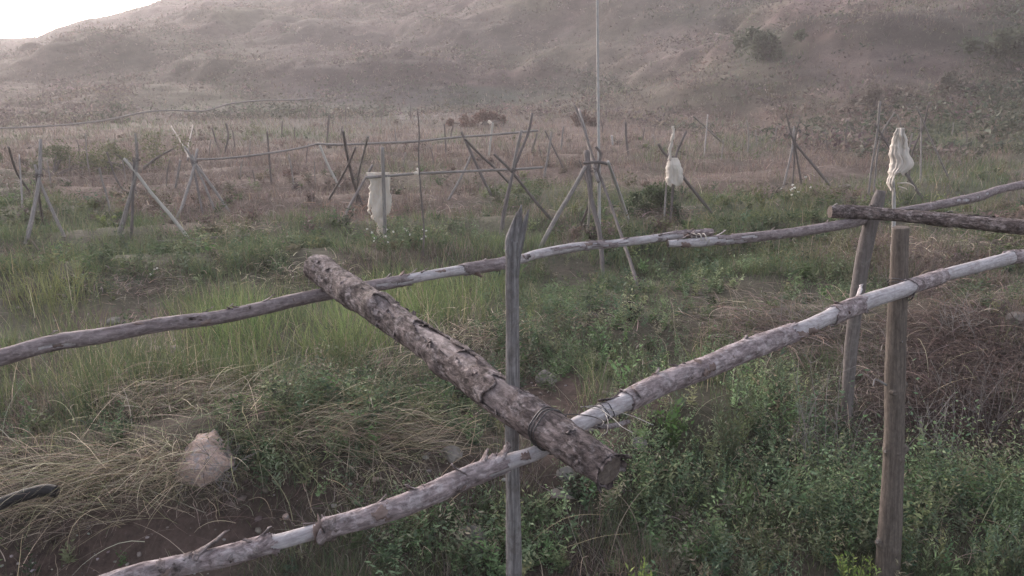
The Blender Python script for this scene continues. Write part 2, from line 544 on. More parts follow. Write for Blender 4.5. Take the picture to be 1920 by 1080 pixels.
def cover(px, py, x, y):
    """green and dry tendencies 0..1"""
    n = fbm(x * .9, y * .55, 51, 3); n2 = fbm(x * .25, y * .2, 55, 3)
    g = ell(px, py, GREEN); d = ell(px, py, DRY); s = ell(px, py, SOIL)
    far = sstep(9, 22, y)
    base = np.clip(.62 - .45 * far + 1.5 * (n - .5) + .9 * (n2 - .5), 0, 1)
    rr_ = .5 + .5 * np.sin((-x * .407 + y * .914) * 2 * PI / 2.3 + 1.2 * np.sin(x * .25) + 2.0 * vn(x * .15, y * .15, 9))
    green = np.clip(base + .8 * g - .6 * d + far * (.45 - .9 * rr_) * .35 + 1.6 * (fbm(x * .5, y * .22, 58, 3) - .5), 0, 1)
    return green, d, s

def build_ground():
    nv, nu = 760, 620
    v = np.linspace(0, 1, nv)
    Y = np.geomspace(4.0, 180, nv) - 5.0     # -1 .. 175
    Y = np.concatenate([[-40, -20, -8, -3], Y])
    uu = np.linspace(-1.25, 1.25, nu); uu = np.sign(uu) * np.abs(uu / 1.25) ** 1.12 * 1.25
    U, YY = np.meshgrid(uu, Y)
    X = U * (np.maximum(YY, 0) + 3.0) * 1.0
    X[:4] *= 4
    Z = gz(X, YY)
    P = np.stack([X, YY, Z], -1).reshape(-1, 3)
    x, y, z = P.T
    ys = np.maximum(y, 1.0)
    px, py = project(x, ys, z)
    green, d, s = cover(px, py, x, y)
    n = fbm(x * 2.5, y * 2.5, 61, 3)[:, None]; big = fbm(x / 9, y / 9 + x / 30, 62, 4)[:, None]
    soil = np.array([.075, .052, .046]); drc = np.array([.17, .125, .108]); grc = np.array([.070, .080, .052])
    near = soil * (.7 + .6 * n)
    c = near * (1 - green[:, None] * .5) + grc * green[:, None] * .5
    farw = sstep(7, 20, y)[:, None]
    fc = drc * .85 * (.75 + .5 * n) * (1 - green[:, None]) + grc * green[:, None]
    c = c * (1 - farw) + fc * farw
    # hillside: patches of dusty pink earth, dry grass and scrub
    hw = sstep(20, 44, y + 26 * (fbm(x / 7, y / 9, 64, 3) - .5))[:, None]
    pink = np.array([.19, .135, .125]); olive = np.array([.135, .125, .09]); grey = np.array([.15, .13, .125]); dk = np.array([.085, .078, .068])
    m1 = np.clip((big - .42) * 5, 0, 1); m2 = np.clip((fbm(x / 5 + y / 9, y / 6, 66, 4)[:, None] - .5) * 6, 0, 1)
    hc = pink * (1 - m1) + olive * m1
    hc = hc * (1 - .75 * m2) + dk * .75 * m2
    m3 = np.clip((fbm(x / 1.6 + y / 5, y / 2.4, 68, 4)[:, None] - .5) * 5, -1, 1)
    m4 = np.clip((fbm(x / 4.5 + y / 11, y / 3.2, 73, 3)[:, None] - .5) * 5, -1, 1)
    hc = hc * (1 + .42 * m3) * (1 + .30 * m4)
    gm = np.clip((fbm(x / 11 - y / 20, y / 12, 69, 4)[:, None] - .52) * 6, 0, 1)
    hc = hc * (1 - .5 * gm) + np.array([.10, .108, .078]) * .5 * gm
    for (cx, cy, rx, ry, colr, k) in [(670, 130, 240, 60, (.13, .095, .092), .8), (760, 60, 300, 50, (.15, .115, .11), .6), (300, 120, 190, 70, (.17, .15, .115), .7),
                                      (60, 150, 160, 60, (.19, .15, .12), .6), (1140, 100, 120, 60, (.17, .15, .12), .5), (1250, 90, 60, 45, (.24, .19, .175), .7),
                                      (870, 180, 130, 18, (.075, .095, .08), .8), (1080, 165, 90, 20, (.10, .11, .09), .6), (1440, 95, 60, 40, (.07, .08, .055), .7),
                                      (1880, 130, 90, 90, (.07, .078, .06), .8), (1640, 130, 200, 40, (.20, .15, .14), .6), (1300, 160, 200, 40, (.15, .135, .10), .5),
                                      (1250, 235, 250, 22, (.21, .13, .12), .5), (700, 180, 150, 22, (.15, .125, .135), .7), (760, 215, 130, 9, (.27, .24, .23), .9),
                                      (560, 205, 220, 12, (.19, .19, .15), .6), (1800, 180, 200, 30, (.085, .08, .07), .5), (1850, 250, 200, 40, (.08, .095, .06), .7),
                                      (1500, 215, 80, 14, (.26, .15, .14), .5)]:
        e = ell(px, py, [(cx, cy, rx, ry)])[:, None] * k * (.6 + .8 * np.clip(fbm(x / 3, y / 4, 71, 3)[:, None], 0, 1))
        e = np.clip(e, 0, 1)
        hc = hc * (1 - e) + np.array(colr) * e
    # bare worn strips across the slope
    for (x0, y0, x1, y1, th, k) in [(555, 126, 700, 112, 3.5, .8), (700, 112, 865, 116, 2.5, .6), (600, 125, 680, 128, 2.5, .6), (740, 78, 850, 58, 5, .4), (790, 168, 830, 163, 2.5, .8),
                                    (960, 128, 1080, 52, 4, .35), (1100, 150, 1330, 120, 4, .3), (1360, 160, 1800, 90, 5, .25), (0, 60, 0, 60, 1, 0)]:
        tt = np.clip((px - x0) / max(1, x1 - x0), 0, 1)
        inside = ((px > x0) & (px < x1))
        yy = y0 + (y1 - y0) * tt + 3 * (vn(px / 25, px * 0, 5) - .5)
        e = (k * np.exp(-((py - yy) / th) ** 2) * inside)[:, None]
        hc = hc * (1 - e) + np.array([.34, .29, .26]) * e
    hc = hc * np.array([.55, .55, .56])
    c = c * (1 - hw) + hc * hw
    se = (s * sstep(1, 2, y) * (1 - sstep(9, 12, y)))[:, None]
    c = c * (1 - se) + soil * (.8 + .5 * n) * se
    n0, n1_ = YY.shape
    idx = np.arange(n0 * n1_).reshape(n0, n1_)
    F = np.stack([idx[:-1, :-1], idx[:-1, 1:], idx[1:, 1:], idx[1:, :-1]], -1).reshape(-1, 4)
    me = mesh_from('ground', P, F, ground_mat(), c, smooth=True)
    o = link('ground', me)
    tag(o, kind='structure')
    o['label'] = 'brown field soil rising into a dry hillside'
    return o
build_ground()

# ------------------------------------------------------------------ vegetation
def sample(n, y0, y1, p=2.0, umax=.80):
    """points with density falling off with distance"""
    q = R.random(n)
    if p == 1.0: y = y0 * (y1 / y0) ** q
    else:
        a = 1 - p
        y = (y0 ** a + q * (y1 ** a - y0 ** a)) ** (1 / a)
    u = (R.random(n) * 2 - 1) * umax
    return u * (y + .6), y

def blades(base, h, wd, ang, lean, bend, col, seg=3):
    """curved tapering blades: base (n,3), h height, wd width, ang heading, lean 0..1, bend extra droop"""
    n = len(base)
    d = np.stack([np.cos(ang), np.sin(ang), np.zeros(n)], -1)
    side_a = ang + PI / 2 + R.normal(0, .9, n)
    sd_ = np.stack([np.cos(side_a), np.sin(side_a), np.zeros(n)], -1)
    lv = []
    for i in range(seg + 1):
        t = i / seg
        hor = h * (lean * t + bend * t * t)
        ver = h * (t * np.sqrt(np.clip(1 - lean ** 2, .02, 1)) - .55 * bend * t * t)
        c = base + d * hor[:, None]; c[:, 2] += ver
        wt = wd * (1 - t ** 1.6) * .5
        if i < seg:
            lv += [c - sd_ * wt[:, None], c + sd_ * wt[:, None]]
        else:
            lv += [c]
    V = np.stack(lv, 1)             # n, 2seg+1, 3
    k = 2 * seg + 1
    o = np.arange(n)[:, None] * k
    quads = []
    for i in range(seg - 1):
        quads.append(o + np.array([[2 * i, 2 * i + 1, 2 * i + 3, 2 * i + 2]]))
    tri = o + np.array([[2 * seg - 2, 2 * seg - 1, 2 * seg]])
    shade = np.repeat(col[:, None, :], k, 1)
    return V.reshape(-1, 3), (np.concatenate(quads) if quads else np.zeros((0, 4), int)), tri, shade.reshape(-1, 3)

class VB:
    def __init__(s): s.V = []; s.Q = []; s.T = []; s.C = []; s.k = 0
    def add(s, V, Q, T, C):
        s.V.append(V); s.C.append(C)
        if len(Q): s.Q.append(Q + s.k)
        if len(T): s.T.append(T + s.k)
        s.k += len(V)
    def build(s, name, mat, parent=None, origin=None):
        fs = []
        if s.Q: fs.append(np.concatenate(s.Q))
        if s.T: fs.append(np.concatenate(s.T))
        V = np.concatenate(s.V)
        if origin is not None: V = V - np.array(origin)
        me = mesh_from(name, V, fs, mat, np.concatenate(s.C))
        return link(name, me, parent, None if origin is None else tuple(origin))

def leaves(cen, dirn, ln, wd, col):
    """pointed leaves: base at cen, along dirn; folded diamond of two triangles sharing the rib"""
    n = len(cen)
    d = dirn / np.linalg.norm(dirn, axis=1)[:, None]
    r = R.normal(size=(n, 3)); sd_ = np.cross(d, r); sd_ /= np.linalg.norm(sd_, axis=1)[:, None] + 1e-9
    up = np.cross(sd_, d)
    mid = cen + d * (ln * .45)[:, None]
    V = np.stack([cen, mid + sd_ * (wd * .5)[:, None] + up * (wd * .15)[:, None], cen + d * ln[:, None], mid - sd_ * (wd * .5)[:, None] + up * (wd * .15)[:, None]], 1)
    o = np.arange(n)[:, None] * 4
    T = np.concatenate([o + np.array([[0, 1, 2]]), o + np.array([[0, 2, 3]])])
    return V.reshape(-1, 3), np.zeros((0, 4), int), T, np.repeat(col, 4, 0)

def pal(cols, n, var=.18):
    cols = np.array(cols); c = cols[R.integers(0, len(cols), n)]
    return np.clip(c * (1 + R.normal(0, var, (n, 1))) * (1 + R.normal(0, .05, (n, 3))), .01, .9)

G_GRASS = [(.125, .16, .075), (.105, .14, .07), (.155, .185, .08), (.085, .12, .062), (.18, .19, .105)]
G_BLUE = [(.095, .132, .078), (.12, .162, .092), (.072, .106, .066), (.14, .175, .095), (.165, .18, .10), (.10, .155, .07), (.17, .155, .11)]
G_DRY = [(.25, .20, .175), (.20, .16, .145), (.32, .26, .22), (.15, .115, .105), (.23, .19, .175), (.27, .19, .155)]
G_STRAW = [(.42, .34, .25), (.33, .26, .20), (.54, .45, .34), (.24, .185, .15), (.30, .28, .17)]

# short field cover, every distance
def field_cover():
    vb = VB(); vd = VB()
    for (n, y0, y1, hm, wm_) in [(150000, 2.7, 9, .11, .0030), (150000, 8, 22, .15, .0065), (150000, 18, 80, .20, .018)]:
        x, y = sample(n, y0, y1, 2.0 if y0 < 15 else 1.7)
        z = gz(x, y)
        px, py = project(x, y, z)
        green, d, s = cover(px, py, x, y)
        clump = fbm(x * 3.1, y * 3.1, 81, 2)
        keep = R.random(n) < np.clip((1 - 1.05 * s) * (.36 + 2.2 * (clump - .38)), .03, 1)
        x, y, z, green, d, clump = x[keep], y[keep], z[keep], green[keep], d[keep], clump[keep]
        m = len(x)
        isg = R.random(m) < green
        h = hm * (.15 + 3.2 * np.clip(clump - .3, 0, 1)) * (0.5 + .9 * R.random(m)); h = np.where(isg, h, h * 1.05)
        wdt = wm_ * (.7 + .7 * R.random(m)) * (y / ((y0 + y1) * .4)) ** .7
        base = np.stack([x, y, z - .01], -1)
        ang = R.random(m) * 2 * PI
        lean = np.clip(R.normal(.35, .22, m), 0, .95); bend = np.clip(R.normal(.15, .15, m), 0, .6)
        for sel, cols, B in ((isg, G_GRASS + G_BLUE, vb), (~isg, G_DRY, vd)):
            k = sel.sum()
            B.add(*blades(base[sel], h[sel], wdt[sel], ang[sel], lean[sel], bend[sel], pal(cols, k), 2 if y0 > 15 else 3))
    tag(vb.build('short_green_grass', M_grass), 'short green grass growing all over the field', 'grass', kind='stuff')
    tag(vd.build('dry_grass', M_straw), 'short dry pinkish brown grass between the planting rows', 'dry grass', kind='stuff')
field_cover()

# tall upright grass
def tall_grass():
    vb = VB()
    Z = [(560, 660, 230, 70), (640, 640, 160, 60, 1.3), (430, 700, 120, 40, 1.1), (820, 570, 160, 50, .9), (60, 560, 110, 40, .8), (1450, 470, 260, 35, .8), (1480, 400, 130, 50, .7), (1240, 372, 110, 22, 1), (90, 720, 130, 110, .7),
         (60, 420, 120, 40, .6), (1080, 380, 60, 30, .8), (1800, 360, 160, 50, .5), (430, 600, 120, 40, .6), (1120, 760, 40, 30, .3), (1360, 700, 60, 60, .5), (1550, 1010, 100, 80, .4),
         (250, 690, 160, 50, .6), (820, 1000, 180, 80, .5)]
    n = 260000
    x, y = sample(n, 2.8, 22, 2.0)
    z = gz(x, y); px, py = project(x, y, z)
    e = ell(px, py, Z)
    cl = fbm(x * 2.4, y * 2.4, 91, 2)
    keep = R.random(n) < e * np.clip((cl - .33) * 3.2, 0, 1) * .62
    x, y, z, cl, px, py = x[keep], y[keep], z[keep], cl[keep], px[keep], py[keep]
    m = len(x)
    bright = ell(px, py, [(480, 650, 110, 60), (700, 620, 120, 60), (80, 560, 120, 40, .8), (860, 560, 90, 40, .7)])
    h = (.16 + .30 * cl) * (.6 + .7 * R.random(m)) * np.where(y < 4.3, .7, 1) * (1 + .3 * bright)
    olive = ell(px, py, [(1450, 460, 300, 60), (1480, 390, 160, 60), (60, 560, 140, 50), (1080, 380, 70, 40), (1800, 360, 200, 60)])
    col = pal(G_GRASS, m)
    col = col * (1 - olive[:, None] * .6) + pal([(.16, .15, .07), (.13, .14, .06), (.19, .165, .09)], m) * olive[:, None] * .6
    col = col * (1 + .45 * bright[:, None] * np.array([.9, 1.1, .6]))
    dryb = R.random(m) < .10
    col[dryb] = pal(G_STRAW, dryb.sum())
    vb.add(*blades(np.stack([x, y, z - .02], -1), h, .0042 * (.7 + .6 * R.random(m)) * (y / 5) ** .6, R.random(m) * 2 * PI,
                   np.clip(R.normal(.22, .14, m), 0, .8), np.clip(R.normal(.22, .18, m), 0, .9), col, 3))
    tag(vb.build('tall_grass', M_grass), 'tall upright green grass in loose stands between the rails', 'grass', kind='stuff')
tall_grass()

# leafy weeds
def weed_points(cx, cy, cz, h, nst, nlf, lsz, spread, colset, lowleaf=0.0):
    """many plants at once: arrays of plant centres; returns leaf arrays"""
    n = len(cx)
    S = nst
    ang = R.random((n, S)) * 2 * PI; ln = np.clip(R.normal(.45, .22, (n, S)), .05, 1.0) * spread
    hh = h[:, None] * (.55 + .5 * R.random((n, S)))
    t = (np.arange(nlf) + R.random((n, S, nlf))) / nlf
    t = lowleaf + (1 - lowleaf) * t
    hor = hh[..., None] * ln[..., None] * t ** 1.3
    X = cx[:, None, None] + hor * np.cos(ang)[..., None]; Y_ = cy[:, None, None] + hor * np.sin(ang)[..., None]
    Zz = cz[:, None, None] + hh[..., None] * t
    cen = np.stack([X, Y_, Zz], -1).reshape(-1, 3)
    la = R.random(len(cen)) * 2 * PI; up = R.normal(.45, .4, len(cen))
    dr = np.stack([np.cos(la), np.sin(la), up], -1)
    hb = np.broadcast_to(h[:, None, None], t.shape).reshape(-1); tb = t.reshape(-1)
    pl_ = np.repeat(.55 + 1.3 * R.random(n) ** 1.6, S * nlf)
    sz = lsz * pl_ * (1.15 - .55 * tb) * (.6 + .8 * R.random(len(cen)))
    col = np.repeat(colset, S * nlf, 0) * (1 + R.normal(0, .16, (len(cen), 1)))
    return leaves(cen, dr, sz, sz * np.repeat(.16 + .30 * R.random(n), S * nlf), np.clip(col, .01, .9))

def weeds():
    vb = VB()
    Z = [(1150, 620, 260, 110), (1380, 545, 260, 45), (1300, 900, 230, 170), (1480, 960, 180, 140, .9), (1820, 1010, 240, 120), (1080, 560, 140, 60, .8), (340, 495, 240, 34),
         (660, 790, 150, 45, .9), (600, 850, 90, 60, .7), (180, 830, 120, 30, .8), (520, 760, 130, 40, .9), (450, 820, 60, 40, .9), (960, 1010, 260, 80, .6), (100, 480, 180, 40, .7), (60, 800, 110, 70, .8), (480, 870, 80, 60, .9), (1440, 800, 120, 90, .6), (860, 440, 180, 28, .7),
         (1500, 560, 160, 40, .9), (880, 760, 90, 60, .7), (1250, 440, 180, 20, .5), (1640, 420, 60, 40, .5), (760, 455, 90, 25, .9), (1230, 680, 150, 40, .6), (130, 540, 120, 40, .6), (1870, 580, 90, 60, .6)]
    n = 60000
    x, y = sample(n, 2.7, 16, 2.0)
    z = gz(x, y); px, py = project(x, y, z)
    e = ell(px, py, Z)
    cl = fbm(x * 1.7, y * 1.7, 101, 3)
    nopost = ~((np.abs(x - 1.62) < .17) & (y < 3.56))
    keep = nopost & (R.random(n) < np.clip(e * np.clip((cl - .30) * 2.6, 0, 1) * .36 + .006, 0, 1) * (1 - .93 * np.clip(ell(px, py, SOIL_CLEAR), 0, 1)))
    x, y, z, cl, px, py = [a[keep] for a in (x, y, z, cl, px, py)]
    right = ell(px, py, [(1320, 880, 260, 180), (1820, 1020, 260, 140), (1480, 960, 160, 120)])
    h = (.06 + .26 * cl * cl * 1.6) * (.5 + 1.0 * R.random(len(x))) * (1 + .9 * right)
    tone = fbm(x * 1.1, y * 1.1, 105, 2)[:, None]
    col = pal(G_BLUE, len(x), .25) * (.55 + .9 * tone)
    dk = ell(px, py, [(1440, 960, 260, 130), (1560, 880, 120, 100, .8), (1800, 1040, 260, 80, .6), (340, 495, 220, 30, .5)])[:, None]
    col = col * (1 - .15 * dk) * (1 + .3 * right[:, None]) * 1.12
    nearm = y < 7.5
    for sel, S, NL, ls in ((nearm, 6, 11, .027), (~nearm, 5, 8, .040)):
        vb.add(*weed_points(x[sel], y[sel], z[sel] - .01, h[sel], S, NL, ls, 1.0, col[sel]))
    print('weeds', len(x))
    tag(vb.build('leafy_weeds', M_leaf), 'low bluish green leafy weeds spreading over the field', 'weeds', kind='stuff')
weeds()

def mid_clumps():
    vb = VB()
    n = 16000
    x, y = sample(n, 7.5, 60, 1.8); z = gz(x, y); px, py = project(x, y, z)
    green, d, s = cover(px, py, x, y)
    cl = fbm(x * .8, y * .5, 131, 3)
    k = (R.random(n) < np.clip((cl - .46) * 4.5, 0, 1) * .5) & (py < 520)
    x, y, z, green, cl = x[k], y[k], z[k], green[k], cl[k]; m = len(x)
    isg = R.random(m) < np.clip(green * 1.1, .1, .95)
    col = np.where(isg[:, None], pal(G_BLUE + G_GRASS, m, .25) * .85, pal([(.13, .10, .09), (.17, .13, .115), (.10, .08, .075), (.20, .15, .13), (.15, .13, .095)], m, .2))
    h = (.10 + .26 * R.random(m) ** 2) * (.8 + y / 60)
    vb.add(*weed_points(x, y, z - .01, h, 7, 8, .055, 1.5, col))
    tag(vb.build('field_weeds', M_leaf), 'uneven clumps of brown and green weeds across the middle of the field', 'weeds', kind='stuff')
mid_clumps()

def spires():
    vb = VB()
    n = 16000
    x, y = sample(n, 2.7, 8, 2.0); z = gz(x, y); px, py = project(x, y, z)
    e = ell(px, py, [(1330, 900, 230, 170), (1480, 1000, 200, 120, .9), (1830, 1020, 220, 120, .9), (1400, 740, 160, 60, .6), (1180, 640, 200, 60, .4), (660, 790, 120, 40, .4), (480, 880, 60, 50, .6)])
    cl = fbm(x * 2.6, y * 2.6, 121, 2)
    k = (R.random(n) < e * np.clip((cl - .34) * 3, 0, 1) * .26) & ~((np.abs(x - 1.62) < .2) & (y < 3.56))
    x, y, z = x[k], y[k], z[k]; m = len(x)
    S, NL = 4, 22
    h = (.14 + .27 * R.random(m) ** 1.4)[:, None] * (.6 + .5 * R.random((m, S)))
    a = R.random((m, S)) * 2 * PI; sp = h * R.random((m, S)) * .55
    t = (np.arange(NL) + .5) / NL
    X = x[:, None, None] + (sp * np.cos(a))[..., None] * t; Yy = y[:, None, None] + (sp * np.sin(a))[..., None] * t
    Zz = z[:, None, None] + h[..., None] * t
    cen = np.stack([X, Yy, Zz], -1).reshape(-1, 3)
    la = R.random(len(cen)) * 2 * PI
    d = np.stack([np.cos(la), np.sin(la), .5 + R.random(len(cen))], -1)
    tb = np.broadcast_to(t, (m, S, NL)).reshape(-1)
    ls = .034 * (1.1 - .6 * tb) * (.6 + .7 * R.random(len(cen)))
    col = np.repeat(pal([(.16, .215, .125), (.13, .19, .10), (.20, .245, .15), (.11, .17, .105), (.18, .215, .10)], m, .28), S * NL, 0) * (1 + R.normal(0, .12, (len(cen), 1)))
    vb.add(*leaves(cen, d, ls, ls * .26, np.clip(col, .01, .9)))
    tag(vb.build('feathery_weeds', M_leaf), 'upright feathery grey green weeds in the right foreground', 'weeds', kind='stuff')
spires()

def ribbons(base, ang, ln, rise, droop, wd, col, seg=6, wig=.12):
    """long thin stalks lying over: rise then droop, no vertical start"""
    n = len(base)
    side = np.stack([-np.sin(ang), np.cos(ang), R.normal(0, .6, n)], -1); side /= np.linalg.norm(side, axis=1)[:, None]
    turn = R.normal(0, wig * 4, n); kink = R.normal(0, wig, (n, seg + 1))
    c = base.copy(); a = ang.copy(); lv = []
    step = ln / seg
    for i in range(seg + 1):
        t = i / seg
        wt = wd * (1 - .75 * t) * .5
        lv += [c - side * wt[:, None], c + side * wt[:, None]]
        a = a + turn / seg + kink[:, i]
        sl = rise - (rise + droop) * t
        c = c + np.stack([np.cos(a) * np.cos(sl), np.sin(a) * np.cos(sl), np.sin(sl)], -1) * step[:, None]
    V = np.stack(lv, 1); k = 2 * (seg + 1)
    o = np.arange(n)[:, None] * k
    Q = np.concatenate([o + np.array([[2 * i, 2 * i + 1, 2 * i + 3, 2 * i + 2]]) for i in range(seg)])
    # never below the soil
    V = V.reshape(-1, 3)
    g = gz(V[:, 0], V[:, 1]); V[:, 2] = np.maximum(V[:, 2], g + .004)
    return V, Q, np.zeros((0, 3), int), np.repeat(col, k, 0)

def straw():
    vb = VB()
    #  px, py, rx, ry, n, heading(deg, 0=+x right,90=away), spread, length, colours
    P = [(110, 930, 190, 60, 1500, 200, 26, .50, G_STRAW), (230, 890, 130, 40, 800, 190, 24, .45, G_STRAW + [(.20, .19, .10)]), (330, 905, 90, 50, 500, 240, 30, .35, G_STRAW), (310, 885, 40, 18, 160, 200, 24, .30, G_STRAW), (240, 545, 130, 24, 900, 90, 90, .2, G_DRY), (1230, 405, 90, 12, 500, 90, 90, .3, G_DRY), (200, 500, 160, 16, 500, 90, 90, .2, G_GRASS),
         (290, 760, 150, 30, 900, 15, 24, .50, G_STRAW), (420, 745, 120, 30, 500, 20, 35, .42, G_STRAW),
         (650, 815, 140, 32, 1300, 10, 14, .45, G_STRAW), (720, 850, 110, 22, 450, 12, 20, .40, G_STRAW), (690, 700, 80, 26, 700, 30, 40, .30, G_STRAW),
         (890, 640, 90, 36, 900, 40, 60, .28, G_STRAW), (1440, 620, 120, 45, 2200, 170, 50, .32, G_DRY), (1530, 640, 120, 60, 1400, 160, 50, .35, G_DRY), (1640, 690, 60, 90, 900, 80, 60, .35, G_DRY),
         (1830, 720, 170, 130, 12500, 120, 80, .26, [(.135, .095, .085), (.105, .074, .068), (.165, .12, .108), (.085, .06, .055)]),
         (1780, 560, 120, 60, 1200, 260, 50, .35, G_DRY), (1700, 470, 200, 30, 1200, 90, 90, .22, G_STRAW), (1850, 470, 150, 40, 1400, 90, 90, .25, G_DRY),
         (1560, 820, 160, 60, 900, 90, 80, .28, G_DRY), (700, 980, 160, 60, 500, 60, 80, .22, G_DRY), (700, 930, 130, 40, 260, 30, 60, .25, G_STRAW), (400, 930, 70, 60, 350, 60, 80, .2, G_DRY),
         (560, 525, 130, 30, 700, 90, 90, .22, G_STRAW), (430, 440, 70, 30, 500, 90, 60, .25, G_STRAW), (680, 400, 70, 14, 500, 0, 90, .3, [(.26, .16, .12), (.20, .12, .09)]),
         (900, 395, 150, 12, 400, 0, 90, .35, G_DRY), (300, 340, 300, 60, 2600, 90, 90, .45, G_DRY), (900, 330, 320, 50, 2200, 90, 90, .45, G_DRY), (1380, 320, 300, 50, 1800, 90, 90, .4, G_DRY),
         (960, 850, 180, 60, 300, 90, 90, .2, G_DRY), (140, 650, 140, 60, 250, 80, 90, .25, G_DRY)]
    P += [(1300, 980, 350, 90, 700, 90, 90, .2, G_DRY), (1800, 990, 200, 80, 400, 90, 90, .22, G_DRY), (1200, 620, 250, 80, 500, 90, 90, .2, G_DRY), (160, 800, 140, 60, 300, 30, 60, .3, G_GRASS), (480, 830, 200, 70, 500, 20, 60, .35, G_GRASS)]
    for (cx, cy, rx, ry, n, hd, sp, L, cols) in P:
        n = int(n * (.62 if n < 5000 else .8)); q = R.normal(0, .6, (n, 2)); ppx = cx + q[:, 0] * rx; ppy = np.maximum(cy + q[:, 1] * ry, 225)
        a = ppy - 540; f = FPX * CP - a * SP; u = (ppx - 960) / f; t = (a * CP + FPX * SP) / f
        y = CAM_H / t
        for _ in range(6): y = .5 * y + .5 * (CAM_H - gz(u * y, y)) / t
        x = u * y; z = gz(x, y)
        k = max(4, n // 26)                         # straws lie in swathes sharing a heading
        tuft = np.radians(hd + R.normal(0, sp, k)); ti = R.integers(0, k, n)
        # move each to near its swathe centre
        cxs = x[R.integers(0, n, k)]; cys = y[R.integers(0, n, k)]
        ang = tuft[ti] + R.normal(0, .34 + sp / 200, n)
        hgt = np.abs(R.normal(0, .055, n)) + (.05 if (cx, cy) == (330, 905) else 0)
        base = np.stack([x, y, z + hgt], -1)
        sc = np.clip(y / 4.5, .8, 2.6)
        vb.add(*ribbons(base, ang, L * .82 * (.35 + .9 * R.random(n)), np.radians(np.clip(R.normal(18, 16, n), -10, 70)), np.radians(np.clip(R.normal(22, 14, n), -10, 60)),
                        .0034 * sc * (.5 + 1.1 * R.random(n)), pal(cols, n, .3), 6, .11))
    tag(vb.build('fallen_straw', M_straw), 'long pale straw lying flattened in swathes over the mounds', 'straw', kind='stuff')
straw()

# loose arching green stems and bare dry twiggy stalks
def stalks():
    vb = VB()
    n = 5200
    x, y = sample(n, 2.8, 9, 2.0); z = gz(x, y); px, py = project(x, y, z)
    s = ell(px, py, [(500, 780, 420, 160), (300, 850, 300, 100), (1500, 720, 240, 160), (700, 930, 260, 90), (1780, 820, 200, 160), (900, 980, 260, 90, .7), (1700, 520, 200, 60)])
    k = R.random(n) < s * .55 + .06
    x, y, z, px = x[k], y[k], z[k], px[k]; m = len(x)
    vb.add(*ribbons(np.stack([x, y, z], -1), R.random(m) * 2 * PI, .14 + .42 * R.random(m) ** 1.5, np.radians(R.uniform(30, 88, m)), np.radians(R.uniform(-20, 35, m)), .0034 + .002 * R.random(m),
                    pal(G_STRAW + [(.15, .15, .08), (.12, .13, .07), (.36, .33, .26)], m), 8, .10))
    tag(vb.build('dry_stalks', M_straw), 'single arching dry stalks standing out of the grass', 'stalks', kind='stuff')
stalks()

# stones
def stone_mesh(name, r, mat, seed, sub=3, flat_=.65, sharp=.35):
    import bmesh
    bm = bmesh.new(); bmesh.ops.create_icosphere(bm, subdivisions=sub, radius=1)
    rs = np.random.default_rng(seed)
    planes = rs.normal(size=(9, 3)); planes /= np.linalg.norm(planes, axis=1)[:, None]; dd = rs.uniform(.55, .9, 9)
    for v in bm.verts:
        p = np.array(v.co)
        for q, d_ in zip(planes, dd):
            e = p @ q - d_
            if e > 0: p = p - q * e * (.62 + sharp)
        p *= 1 + .16 * (float(fbm(p[0] * 2.5 + seed, p[1] * 2.5 + p[2] * 2.1, seed, 4)) - .5)
        v.co = Vector((p[0] * r[0], p[1] * r[1], p[2] * r[2]))
    me = bpy.data.meshes.new(name); bm.to_mesh(me); bm.free()
    me.materials.append(mat)
    return me

def rock(px, py, wpx, hpx, mat, seed, label, grp='stones lying in the field', smooth=False, name='stone', lift=.35):
    g = ground_hit(px, py)
    rx = rad(wpx / 2, g); rz = rad(hpx / 2, g) * 1.1
    me = stone_mesh(name, (rx * 1.15, rx * .9, rz * 1.15), mat, seed, 5 if wpx > 80 else 4)
    o = link(name, me, None, (g.x, g.y, g.z + rz * lift))
    o.rotation_euler = (R.normal(0, .1), R.normal(0, .1), R.random() * 1.0 - .5)
    tag(o, label, 'stone', grp)
    return o


def hull_rock(pts, mat, seed, sub=4):
    import bmesh
    bm = bmesh.new()
    for p in pts: bm.verts.new(p)
    bmesh.ops.convex_hull(bm, input=bm.verts)
    bmesh.ops.delete(bm, geom=[v for v in bm.verts if not v.link_faces], context='VERTS')
    bmesh.ops.triangulate(bm, faces=bm.faces)
    bmesh.ops.subdivide_edges(bm, edges=bm.edges, cuts=9, use_grid_fill=True, smooth=0.0)
    bm.normal_update()
    nv = [(v.co.copy(), v.normal.copy()) for v in bm.verts]
    for v, (c, nn) in zip(bm.verts, nv):
        f = float(fbm(c.x * 14 + seed, c.y * 14 + c.z * 11, seed, 4)) - .5
        g2 = float(fbm(c.x * 45 + seed, c.y * 45 + c.z * 40, seed + 3, 2)) - .5
        v.co = c + nn * (f * .022 + g2 * .006)
    me = bpy.data.meshes.new('stone'); bm.to_mesh(me); bm.free(); me.materials.append(mat)
    return me
g = ground_hit(378, 872)
kx = g.y / FPX * .90
me = hull_rock([(-84 * kx, -.02, -.05), (-66 * kx, .03, 14 * kx), (-14 * kx, .05, 50 * kx), (14 * kx, .02, 52 * kx), (46 * kx, -.04, 28 * kx), (78 * kx, -.02, 0 * kx), (50 * kx, .10, 20 * kx), (-30 * kx, .18, 40 * kx),
                (10 * kx, .2, 45 * kx), (-50 * kx, .2, -.05), (50 * kx, .2, -.05), (18 * kx, -.12, 14 * kx), (-20 * kx, -.12, 12 * kx), (40 * kx, -.08, -.06), (-40 * kx, -.1, -.06), (12 * kx, -.10, -.08)], M_rockpink, 5)
o = link('stone', me, None, (g.x, g.y, g.z + .005))
tag(o, 'large pinkish angular rock half covered by straw in the left foreground', 'stone', 'stones lying in the field')
rock(886, 1030, 56, 60, M_rock, 12, 'rounded grey stone below the near rail just left of the thin split stake')
